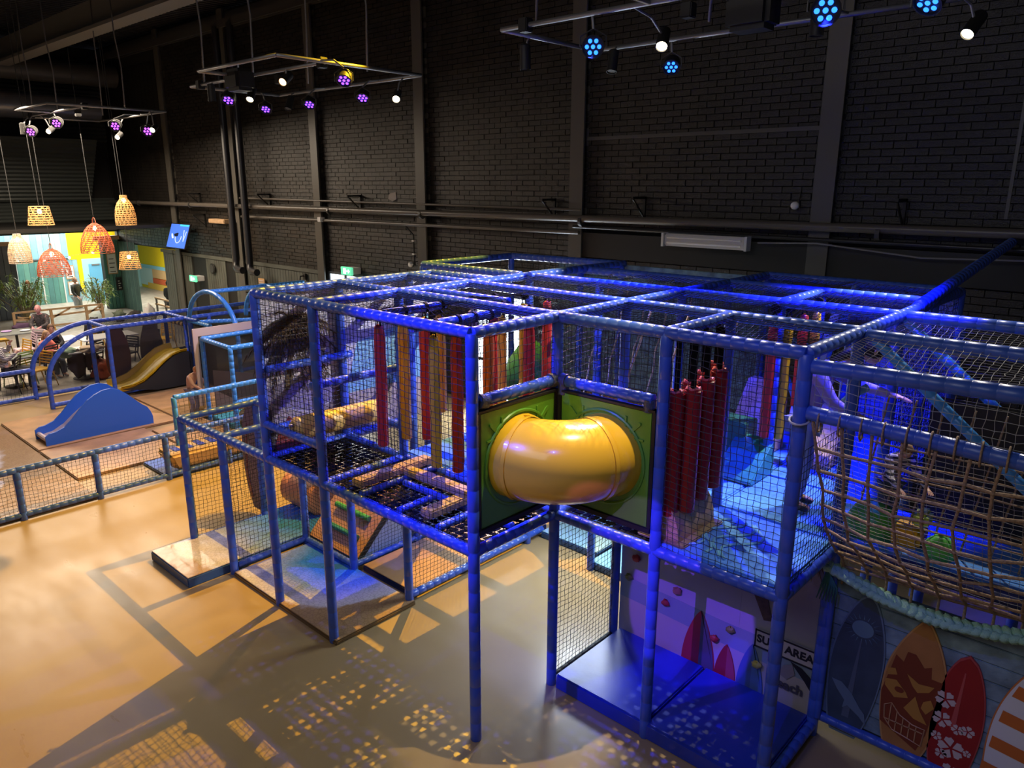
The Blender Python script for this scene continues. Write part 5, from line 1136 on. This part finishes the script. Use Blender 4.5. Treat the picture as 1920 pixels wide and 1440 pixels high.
def poster(x, y0, y1, z0, z1, lab, dark=False):
    t = thing('wall_poster', lab, 'poster', (x, (y0+y1)/2, z0)); MB().box(x, x+.02, y0, y1, z0, z1).build('poster_frame', DGREY if dark else WOOD, t); MB().box(x+.02, x+.025, y0+.03, y1-.03, z0+.04, z1-.04).build('sheet', INK if dark else mat('paper', (.8,.82,.8), .6), t)
    for k in range(4): MB().box(x+.025, x+.028, y0+.07, y1-.07-.04*(k % 2), z0+.08+k*(z1-z0-.16)/4, z0+.11+k*(z1-z0-.16)/4).build('print_line', WHT if dark else DGREY, t)
poster(-30.04, 6.40, 6.72, .95, 1.50, 'upper framed notice on the pale blue boards'); poster(-30.04, 6.42, 6.82, .30, .85, 'lower framed notice on the pale blue boards')
# left pier and right pier of the opening
lp_ = struct(MB().box(-27.3, -27.05, -3, 3.95, -.1, 2.6).build('wall_pier_left', BLK)); planks(lp_, -27.05, -.4, 3.95, 0, 2.6, 24, GB); MB().box(-27.1, -26.95, -3, 3.98, 2.6, 2.74).build('cap_board', WOOD, lp_)
rp_ = struct(MB().box(-27.3, -27.02, 6.85, 7.5, -.1, 2.65).build('wall_pier_right', BLK)); planks(rp_, -27.02, 6.85, 7.5, 0, 2.65, 5, TL)
planks(rp_, 7.42, -27, -25.35, 0, 2.6, 10, GT, ax='x'); MB().box(-27.1, -26.9, 6.6, 7.5, 2.65, 2.8).build('cap_board', WOOD, rp_)
p3 = struct(MB().box(-22.95, -22.2, 7.44, 7.55, 0, 2.5).build('wall_pier_end', BLK)); planks(p3, 7.44, -22.95, -22.2, 0, 2.5, 5, [mat('grey_green_board', (.10,.115,.10), .6)], ax='x'); MB().box(-23.0, -22.1, 7.36, 7.46, 2.42, 2.52).build('cap_board', CLAD, p3)
poster(-26.98, 6.95, 7.3, 1.35, 2.15, 'white notice on the teal pier'); poster(-26.98, 7.18, 7.42, .70, 1.22, 'small dark menu board on the teal pier', True)
# side room seen through the opening in the long wall
sr = struct(MB().box(-34, -27.5, 10.5, 10.6, -.8, 3).build('wall_side_room', YW_)); 
for k, (x0, x1, z0, z1, c) in enumerate(((-34,-31.6,.15,.95,(.6,.8,.8)),(-31.6,-29.4,.55,.95,(.85,.55,.25)),(-31.6,-29.4,.30,.52,(.75,.15,.05)),(-32.2,-29.4,.0,.28,(.9,.6,.1)),(-34,-29.4,-.45,.0,(.25,.62,.60)),(-34,-29.4,-.62,-.45,(.7,.8,.78)),(-34,-28,.95,1.1,(.3,.65,.8)))):
    MB().box(x0, x1, 10.46-.004*k, 10.5, z0, z1).build('colour_board', mat('wall_colour_%d' % k, c, .6), sr)
bar = thing('snack_counter', 'orange and blue snack counter in the side room', 'counter', (-29, 9.6, -.7)); MB().bevbox(-31.6, -28.4, 9.4, 9.8, -.75, -.2, .02).build('counter_front', mat('orange_board2', (.75,.33,.12), .5), bar); MB().bevbox(-31.7, -28.3, 9.3, 9.9, -.2, -.14, .01).build('counter_top', mat('blue_top', (.15,.4,.65), .4), bar)
struct(MB().box(-34, -22, 7.6, 12.5, -.9, -.8).build('floor_side_room', MC['foyer_floor']))
# string lights
for k, (p0, p1, lab) in enumerate((((-29.6,4.2,1.95),(-30.08,8.0,2.1),'string of small bulbs across the foyer'),)):
    t = thing('string_light', lab, 'string light', p0); a, b = Vector(p0), Vector(p1)
    MB().ring_path([a.lerp(b, q/8)-Vector((0,0,.18*math.sin(PI*q/8))) for q in range(9)], .008, 4).build('wire', BLK, t)
    for q in (1, 3, 5, 7): MB().ell(a.lerp(b, q/8)-Vector((0,0,.18*math.sin(PI*q/8)+.06)), .05, .05, .06, 8, 5).build('bulb', emis('tiny_bulb', (1,.9,.7), 5), t)
# railing of the foyer ramp
rl = thing('timber_railing', 'pale timber railing with slanted braces between cafe and foyer', 'railing', (-24.5, 4.4, 0))
for p0, p1 in (((3.0,.60),(5.75,.60)), ((3.0,.35),(5.75,.42)), ((4.1,.30),(4.7,.58)), ((5.2,.30),(5.7,.58)), ((3.1,.45),(3.7,.30)), ((3.0,.05),(5.7,.05))):
    MB().quadbox([(-24.53,p0[0],p0[1]-.03),(-24.47,p0[0],p0[1]-.03),(-24.47,p0[0],p0[1]+.03),(-24.53,p0[0],p0[1]+.03),(-24.53,p1[0],p1[1]-.03),(-24.47,p1[0],p1[1]-.03),(-24.47,p1[0],p1[1]+.03),(-24.53,p1[0],p1[1]+.03)]).build('rail', WOOD, rl)
for y in (3.0, 4.1, 5.2, 5.72): MB().bevbox(-24.54, -24.46, y-.04, y+.04, 0, .62, .008).build('post', WOOD, rl)
rl = thing('timber_railing', 'pale railing in the opening of the long wall', 'railing', (-24.2, 7.9, 0))
for z in (.48, .25): MB().bevbox(-25.3, -22.9, 7.88, 7.94, z, z+.06, .008).build('rail', WOOD, rl)
for x in (-25.2, -24.4, -23.6, -23.0): MB().bevbox(x-.03, x+.03, 7.88, 7.94, -.5, .5, .008).build('post', DGREY, rl)
# plants
def plant(x, y, z, lab, s=1.0, seed=1):
    t = thing('potted_plant', lab, 'plant', (x, y, z)); rn = random.Random(seed)
    smooth_angle(MB().lathe([(.2*s,0),(.27*s,.34*s),(.29*s,.36*s),(.25*s,.36*s),(.24*s,.3*s)], 16, (x, y, z)).build('pot', mat('cream_pot', (.6,.55,.48), .5), t))
    LG = mat('leaf_green', (.45, .62, .2), .5, noise=.4, nscale=3); st = MB(); lv = MB()
    for k in range(20):
        a_ = rn.uniform(0, 2*PI); r_ = rn.uniform(.1, .62)*s; hh = rn.uniform(.7, 1.35)*s
        top = Vector((x+math.cos(a_)*r_, y+math.sin(a_)*r_, z+.3*s+hh)); st.ring_path([(x, y, z+.3*s), ((x*2+top.x)/3, (y*2+top.y)/3, z+.3*s+hh*.5), top], .012*s, 5)
        for q in range(26):
            b_ = rn.uniform(0, 2*PI); el = rn.uniform(-.5, 1.2); L = rn.uniform(.16, .30)*s
            base = top-Vector((0,0,rn.uniform(0,.3)*s)); d = Vector((math.cos(b_)*math.cos(el), math.sin(b_)*math.cos(el), math.sin(el)))
            sd = d.cross(Vector((0,0,1))).normalized()*.018*s; mid = base+d*L*.5; tip = base+d*L-Vector((0,0,L*.35)); i = len(lv.v)
            lv.v += [base-sd*.4, base+sd*.4, mid+sd, tip, mid-sd]; lv.f.append([i, i+1, i+2, i+4]); lv.f.append([i+4, i+2, i+3])
    st.build('stems', mat('stem_brown', (.25,.2,.1), .7), t)['kind'] = 'stuff'; o = lv.build('leaves', LG, t); o['kind'] = 'stuff'
plant(-26.0, 6.2, -.42, 'bushy green potted plant in front of the blue door', 1.1, 3); plant(-26.0, 3.75, -.35, 'tall green potted plant at the left pier', 1.25, 4)

# ---------------------------------------------------------------- people
def skin_mesh(name, joints, edges, m, parent, sub=1, root=0):
    me = bpy.data.meshes.new(name); me.from_pydata([j[0] for j in joints], edges, []); me.materials.append(m)
    o = bpy.data.objects.new(name, me); COL.objects.link(o); o.parent = parent
    me.skin_vertices or o.modifiers.new('skin', 'SKIN')
    if not o.modifiers: o.modifiers.new('skin', 'SKIN')
    me = o.data
    if not me.skin_vertices:
        pass
    for k, j in enumerate(joints):
        sv = me.skin_vertices[0].data[k]; sv.radius = (j[1], j[1] if len(j) < 3 else j[2]); sv.use_root = (k == root)
    o.modifiers[0].use_smooth_shade = True
    s_ = o.modifiers.new('sub', 'SUBSURF'); s_.levels = sub; s_.render_levels = sub
    return o
def person(loc, rz, lab, J, shirt, trousers, hair, s=1.0, hairlong=False, bald=False, hat=None, name='person', skincol=None, shoes=(.02,.02,.02), coat=None, head_tilt=(0,0)):
    t = thing(name, lab, 'person', loc, rz=rz); V = lambda k: Vector(J[k])*s; n_ = 'm%d' % len(MC)
    sk = SKIN if skincol is None else mat('skin_'+str(skincol[0]), skincol, .5)
    keys = ['pelvis','belly','chest','neck','headb','lsh','lel','lwr','rsh','rel','rwr','lhip','lkn','lan','ltoe','rhip','rkn','ran','rtoe']
    rad = dict(pelvis=(.13,.10), belly=(.12,.09), chest=(.15,.10), neck=(.055,.055), headb=(.055,.055), lsh=(.062,.062), lel=(.043,.043), lwr=(.028,.028), rsh=(.062,.062), rel=(.043,.043), rwr=(.028,.028), lhip=(.09,.09), lkn=(.06,.06), lan=(.042,.042), ltoe=(.035,.03), rhip=(.09,.09), rkn=(.06,.06), ran=(.042,.042), rtoe=(.035,.03))
    js = [(V(k), rad[k][0]*s, rad[k][1]*s) for k in keys]; I = {k: i for i, k in enumerate(keys)}
    E_ = [('pelvis','belly'),('belly','chest'),('chest','neck'),('neck','headb'),('chest','lsh'),('lsh','lel'),('lel','lwr'),('chest','rsh'),('rsh','rel'),('rel','rwr'),('pelvis','lhip'),('lhip','lkn'),('lkn','lan'),('lan','ltoe'),('pelvis','rhip'),('rhip','rkn'),('rkn','ran'),('ran','rtoe')]
    # fingers grow from each wrist as part of the body
    ed = [(I[a], I[b]) for a, b in E_]
    for sd in ('l', 'r'):
        w_ = V(sd+'wr'); d = (w_-V(sd+'el')).normalized(); side = d.cross(Vector((0,0,1))); side = side.normalized() if side.length > .1 else Vector((1,0,0))
        palm = len(js); js.append((w_+d*.07*s, .032*s, .018*s)); ed.append((I[sd+'wr'], palm))
        for q, (of, L) in enumerate(((-.028,.065),(-.009,.078),(.010,.072),(.028,.055))):
            a_ = len(js); js.append((w_+d*.10*s+side*of*s, .010*s)); ed.append((palm, a_)); js.append((w_+d*(.10+L)*s+side*of*s*1.2-Vector((0,0,.02*s)), .008*s)); ed.append((a_, a_+1))
        a_ = len(js); js.append((w_+d*.06*s+side*.055*s, .010*s)); ed.append((palm, a_))
    skin_mesh('body', js, ed, sk, t)
    def cloth(nm, ks, es, m, k_, extra=.012): return skin_mesh(nm, [(V(q), rad[q][0]*s*k_+extra*s, rad[q][1]*s*k_+extra*s) for q in ks], [(ks.index(a), ks.index(b)) for a, b in es], m, t)
    cloth('shirt', ['belly','pelvis','chest','neck','lsh','lel','lwr','rsh','rel','rwr'], [('pelvis','belly'),('belly','chest'),('chest','neck'),('chest','lsh'),('lsh','lel'),('lel','lwr'),('chest','rsh'),('rsh','rel'),('rel','rwr')], shirt, 1.12)
    cloth('trousers', ['pelvis','lhip','lkn','lan','rhip','rkn','ran'], [('pelvis','lhip'),('lhip','lkn'),('lkn','lan'),('pelvis','rhip'),('rhip','rkn'),('rkn','ran')], trousers, 1.14)
    sh = mat('shoe_'+str(shoes[0]), shoes, .5)
    for sd in ('l', 'r'): skin_mesh('shoe', [(V(sd+'an')-Vector((0,0,.02*s)), .05*s, .045*s), (V(sd+'toe'), .045*s, .035*s)], [(0,1)], sh, t)
    hb = V('headb'); up_ = (hb-V('neck')).normalized(); hc = hb+up_*.10*s; fw2 = Vector(J.get('face', (0,1,0))).normalized()
    b = MB(); b.ell(hc, .078*s, .095*s, .118*s, 16, 10); b.ell(hc+fw2*.095*s-up_*.015*s, .014*s, .018*s, .02*s, 6, 5)
    sd_ = fw2.cross(up_).normalized(); b.ell(hc+sd_*.08*s, .014*s, .02*s, .03*s, 6, 5); b.ell(hc-sd_*.08*s, .014*s, .02*s, .03*s, 6, 5)
    h = b.build('head', sk, t, True, world=False)
    for g in (1, -1): MB().ell(hc+fw2*.084*s+sd_*.03*s*g+up_*.01*s, .012*s, .008*s, .008*s, 6, 4).build('eye', INK, h, True, world=False)
    MB().ell(hc+fw2*.086*s-up_*.055*s, .022*s, .008*s, .006*s, 6, 4).build('mouth', mat('lips', (.45,.12,.10), .5), h, True, world=False)
    if not bald:
        b = MB(); b.ell(hc-fw2*.018*s+up_*.022*s, .09*s, .098*s, .115*s, 14, 8)
        if hairlong: b.ring_path([hc-fw2*.07*s, hc-fw2*.12*s-up_*.1*s, hc-fw2*.11*s-up_*.28*s], [.06*s,.05*s,.02*s], 8)
        b.build('hair', hair, t, True, world=False)
    if hat: MB().ell(hc+up_*.07*s, .10*s, .11*s, .07*s, 12, 6).build('hat', hat, t, True, world=False)
    return t
def stand(lean=0, armf=0):
    return dict(pelvis=(0,0,.95), belly=(0,0,1.1), chest=(0,lean*.5,1.34), neck=(0,lean*.8,1.47), headb=(0,lean,1.53), lsh=(-.17,lean*.6,1.40), lel=(-.24,lean+armf*.5,1.15), lwr=(-.22,lean+armf+.12,.95+armf*.5), rsh=(.17,lean*.6,1.40), rel=(.24,lean+armf*.5,1.15), rwr=(.22,lean+armf+.12,.95+armf*.5), lhip=(-.09,0,.88), lkn=(-.10,.03,.48), lan=(-.10,0,.08), ltoe=(-.11,.15,.04), rhip=(.09,0,.88), rkn=(.10,.03,.48), ran=(.10,0,.08), rtoe=(.11,.15,.04))
def sit(lean=.05, armz=.75, head=0):
    return dict(pelvis=(0,0,.55), belly=(0,.0,.70), chest=(0,lean,.94), neck=(0,lean*1.4,1.07), headb=(0,lean*1.6+head,1.13), lsh=(-.17,lean,1.0), lel=(-.22,lean+.14,.80), lwr=(-.10,lean+.36,armz), rsh=(.17,lean,1.0), rel=(.22,lean+.14,.80), rwr=(.10,lean+.36,armz), lhip=(-.10,.04,.52), lkn=(-.12,.46,.50), lan=(-.12,.44,.09), ltoe=(-.12,.58,.04), rhip=(.10,.04,.52), rkn=(.12,.46,.50), ran=(.12,.44,.09), rtoe=(.12,.58,.04))
BLKC = mat('black_cloth', (.015,.015,.018), .8); JEAN = mat('grey_jeans', (.10,.12,.16), .8); HB = mat('brown_hair', (.12,.06,.03), .6); HBL = mat('fair_hair', (.35,.20,.10), .6); HD = mat('dark_hair', (.02,.015,.012), .5)
def stripes(nm, a, b, sc):
    if nm in MC: return MC[nm]
    m = mat(nm, a, .8); nt = m.node_tree; tc = nt.nodes.new('ShaderNodeTexCoord'); wv = nt.nodes.new('ShaderNodeTexWave'); wv.bands_direction = 'Z'; wv.inputs['Scale'].default_value = sc; cr = nt.nodes.new('ShaderNodeValToRGB')
    cr.color_ramp.interpolation = 'CONSTANT'; cr.color_ramp.elements[1].position = .5; cr.color_ramp.elements[0].color = (*a, 1); cr.color_ramp.elements[1].color = (*b, 1)
    nt.links.new(tc.outputs['Object'], wv.inputs[0]); nt.links.new(wv.outputs[0], cr.inputs[0]); nt.links.new(cr.outputs[0], nt.nodes['Principled BSDF'].inputs['Base Color']); return m
ST1 = stripes('striped_jersey', (.6,.55,.52), (.03,.03,.04), 9)
# adult in lilac on the deck, leaning right
J1 = stand(.15, .22); J1.update(lel=(-.30,.42,1.22), lwr=(-.25,.70,1.18), headb=(-.12,.42,1.54), neck=(-.06,.28,1.46), face=(-.3,.9,-.2))
person((1.62, 2.52, ZD+.07), R(-78), 'adult in a lilac jacket standing on the deck, reaching right', J1, mat('lilac_jacket', (.36,.26,.62), .7, bump=.3, bscale=12), mat('pale_denim', (.30,.34,.52), .8), HD, .93, hairlong=True)
J2 = stand(.32, .3); person((2.38, 2.52, ZD+.07), R(-140), 'small child in a striped top bending behind the rope net', J2, ST1, JEAN, HBL, .50)
J3 = stand(.25, .25); J3.update(lkn=(-.12,.16,.46), rkn=(.12,.16,.46)); person((-10.95, 2.62, .05), R(-70), 'small child in a peach top and grey trousers at the playhouse door', J3, mat('peach_top', (.62,.36,.26), .8, bump=.4, bscale=14), mat('grey_lilac_cloth', (.26,.25,.36), .8), mat('ginger_hair', (.45,.17,.06), .6), .62)
person((-28.2, 6.12, -.45), R(-60), 'adult in a black puffer jacket standing by the blue door', stand(0, .1), mat('puffer_black', (.03,.035,.03), .5, bump=.5, bscale=12), mat('light_jeans', (.42,.48,.52), .8), HBL, .95)
person((-28.3, 4.55, -.45), R(40), 'adult in dark clothes half hidden behind the left plant', stand(0, .05), mat('dark_jacket', (.04,.05,.07), .7), JEAN, mat('ginger_hair2', (.35,.15,.06), .6), .95)
person((-25.6, 8.6, -.7), R(30), 'adult in a black jacket with grey backpack in the side room', stand(0, .1), BLKC, BLKC, HD, 1.02)
person((-20.5, 2.72, 0), R(-125), 'bald seated adult in a dark patterned top at the rear cafe table', sit(.1), mat('patterned_top', (.09,.08,.09), .8, noise=.7, nscale=20), BLKC, HD, 1.02, bald=True, skincol=(.62,.30,.32))
person((-17.0, 1.72, 0), R(-60), 'girl in an orange top with a ponytail seated by the blue arch', sit(.08, .8), mat('coral_top', (.75,.20,.14), .8), JEAN, HBL, .88, hairlong=True, shoes=(.3,.3,.32))
person((-17.5, 2.05, 0), R(-100), 'seated adult with bare arms beside the girl in orange', sit(.14, .78), BLKC, JEAN, HB, .95)
person((-15.95, .62, 0), R(-20), 'adult in a striped jersey leaning back at the left edge', dict(sit(-.12, .95), lel=(-.26,.05,.95), lwr=(-.12,.12,1.12)), ST1, BLKC, HB, 1.0, hat=mat('red_hat', (.55,.03,.03), .6))
person((-16.3, 2.50, 0), R(-60), 'toddler with brown hair held at the table beside the hanging coats', sit(.05), mat('baby_brown', (.12,.07,.05), .8), BLKC, HD, .62, skincol=(.42,.20,.13))
person((-18.0, .35, 0), R(-40), 'person in black sitting at the far left edge', sit(.1), BLKC, BLKC, HD, .95)
# ---------------------------------------------------------------- chairs and tables
def chair_proto(m, mseat):
    t = thing('cafe_chair', 'x', 'chair', (0,0,0), 'cafe chairs')
    MB().bevbox(-.22, .22, -.22, .22, .42, .46, .015).build('seat', mseat, t)
    for sx in (-1, 1):
        MB().cyl((sx*.2, .2, .43), (sx*.23, .26, 0), .017, .013, 6).build('leg', m, t); MB().cyl((sx*.2, -.2, .43), (sx*.22, -.30, 0), .017, .013, 6).build('leg', m, t)
        MB().ring_path([(sx*.21, -.2, .43), (sx*.215, -.24, .65), (sx*.2, -.28, .84)], .017, 6).build('back_post', m, t)
    for k in range(5): MB().bevbox(-.2, .2, -.27-.01*k+.04, -.25-.01*k+.04, .55+.065*k, .585+.065*k, .006).build('back_slat', m, t)
    return t
CY = mat('yellow_chair', (.72,.42,.05), .45); CG = mat('green_chair', (.25,.35,.08), .45); CW = mat('pink_white_chair', (.62,.48,.55), .45); CB = mat('black_chair', (.02,.02,.02), .45); CGY = mat('olive_seat', (.12,.13,.09), .6)
protos = {}
def chair(x, y, rz, kind, lab):
    if kind not in protos:
        protos[kind] = t = chair_proto(*{'y': (CY, CY), 'g': (CG, CGY), 'w': (CW, CW), 'b': (CB, CB)}[kind])
    else: t = copy_tree(protos[kind])
    t.location = (x, y, 0.004); t.rotation_euler.z = R(rz); t['label'] = lab
chair(-16.0, 1.25, 200, 'y', 'yellow slatted cafe chair nearest the blue arch'); chair(-16.5, .98, 120, 'g', 'green slatted chair with olive seat at the front table')
chair(-17.9, 1.35, 190, 'y', 'yellow slatted chair behind the front grey table'); chair(-18.8, 1.75, 180, 'w', 'pinkish white slatted chair in the middle of the cafe')
chair(-19.4, 2.5, 30, 'w', 'pinkish white chair beside the bald person'); chair(-17.6, 2.65, 160, 'b', 'black slatted chair behind the arches')
chair(-20.7, 2.75, 55, 'b', 'black chair under the bald seated person'); chair(-20.6, 1.6, 0, 'y', 'yellow chair at the rear left table'); chair(-19.2, 3.55, 100, 'y', 'yellow chair covered by a black coat')
chair(-16.9, 1.65, 120, 'b', 'dark chair under the girl in orange'); chair(-17.0, 4.2, 200, 'b', 'black slatted chair seen beyond the slide at right'); chair(-16.4, 3.4, 200, 'b', 'black chair seen between the two surfboard panels'); chair(-15.95, .6, 150, 'b', 'black chair under the person in the striped jersey'); chair(-21.8, 3.1, 40, 'y', 'yellow chair by the timber railing'); chair(-17.6, 4.9, 210, 'y', 'yellow chair farthest right beyond the slide'); chair(-18.1, .3, 150, 'b', 'black chair under the person in black at the left edge'); chair(-16.35, 2.52, 120, 'b', 'black chair by the toddler and hanging coats'); chair(-17.55, 2.05, 80, 'b', 'black chair under the adult with bare arms')
def table(x, y, w_, d_, lab, m, hh=.74):
    t = thing('cafe_table', lab, 'table', (x, y, 0), 'cafe tables'); MB().bevbox(x-w_/2, x+w_/2, y-d_/2, y+d_/2, hh-.03, hh, .008).build('table_top', m, t)
    MB().cyl((x, y, .03), (x, y, hh-.03), .035).build('pedestal', BLK, t); MB().lathe([(.26,0),(.26,.02),(.05,.04)], 16, (x, y, .004)).build('base', BLK, t)
    return t
TG = mat('grey_table', (.20,.22,.21), .35); TW = mat('white_table', (.55,.55,.55), .4)
table(-16.5, .9, .75, .75, 'grey square cafe table at the left behind the low fence', TG); table(-20.0, 1.9, .9, 1.3, 'dark rear table with plates by the left pier', TG); table(-18.0, 2.4, .8, .8, 'pale table in the middle of the cafe', TW); table(-16.2, 2.3, .8, .8, 'table under the hanging coats', TW); table(-17.6, 3.4, .8, 1.4, 'long pale table beyond the surfboard panels', TW); table(-19.5, 4.5, .8, 1.2, 'table with bags near the green pier', TG)
for k, (x, y, c, lab) in enumerate(((-20.1,1.7,(.5,.35,.7),'lilac napkin heap on the rear table'),(-19.9,2.1,(.75,.75,.78),'white plate on the rear table'))):
    tag(smooth_angle(MB().lathe([(.05,0),(.12,.01),(.13,.03),(.02,.02)], 14, (x, y, .74)).build('plate', mat('plate_%d' % k, c, .4))), lab, 'plate')
tag(MB().bevbox(-20.3, -20.0, 1.35, 1.42, .74, 1.15, .01).build('menu_stand', mat('pink_wood', (.5,.25,.22), .6)), 'pinkish wooden menu stand on the rear table', 'menu stand')
def heap(nm, c, r3, m, lab, cat='coat', seed=2):
    rn = random.Random(seed); bm = bmesh.new(); bmesh.ops.create_icosphere(bm, subdivisions=3, radius=1)
    from mathutils import noise
    for v in bm.verts:
        n_ = noise.noise(v.co*2.2+Vector((seed, 0, 0)))*.6; v.co = Vector((c[0]+v.co.x*r3[0]*(1+n_), c[1]+v.co.y*r3[1]*(1+n_), max(c[2]+v.co.z*r3[2]*(1+n_), .01)))
    me = bpy.data.meshes.new(nm); bm.to_mesh(me); bm.free(); me.shade_smooth(); me.materials.append(m); o = bpy.data.objects.new(nm, me); COL.objects.link(o); tag(o, lab, cat)
heap('hanging_coat', (-15.95,2.10,.46), (.07,.20,.28), mat('brown_cloth', (.05,.03,.025), .9), 'dark brown coat hanging from the table beside the arches'); heap('hanging_coat', (-16.1,1.95,.72), (.22,.22,.12), mat('green_cloth', (.16,.24,.17), .9), 'sage green jacket on the table edge', seed=3); heap('hanging_coat', (-15.95,2.45,.76), (.18,.28,.09), mat('tan_cloth', (.36,.28,.20), .9), 'tan scarf folded on the table', seed=4)
heap('hanging_coat', (-19.2,3.65,.62), (.2,.26,.34), BLKC, 'black coat draped over a yellow chair near the railing', seed=5); heap('hanging_coat', (-15.9,2.42,.48), (.07,.13,.26), mat('brown_cloth2', (.07,.04,.03), .9), 'second brown coat hanging beside the first, nearer the bag', seed=12); heap('red_bag', (-15.8,2.55,.22), (.16,.2,.24), mat('orange_bag', (.50,.10,.04), .6), 'orange red bag on the floor below the coats', 'bag', 6)
heap('backpack', (-19.6,4.5,.9), (.12,.16,.17), mat('dark_green_bag', (.05,.07,.05), .8), 'dark green backpack on the table near the plant', 'bag', 7); heap('hanging_coat', (-20.2,5.6,.5), (.14,.2,.5), mat('grey_coat', (.45,.45,.46), .9), 'pale grey coat on a chair before the green pier', seed=8); heap('hanging_coat', (-20.0,5.1,.78), (.14,.2,.15), BLKC, 'black and white bag heap right of the railing', 'bag', 9); heap('hanging_coat', (-20.6,2.25,.74), (.14,.26,.12), mat('plum_coat', (.06,.03,.07), .9), 'dark plum coat beside the bald person', seed=10)
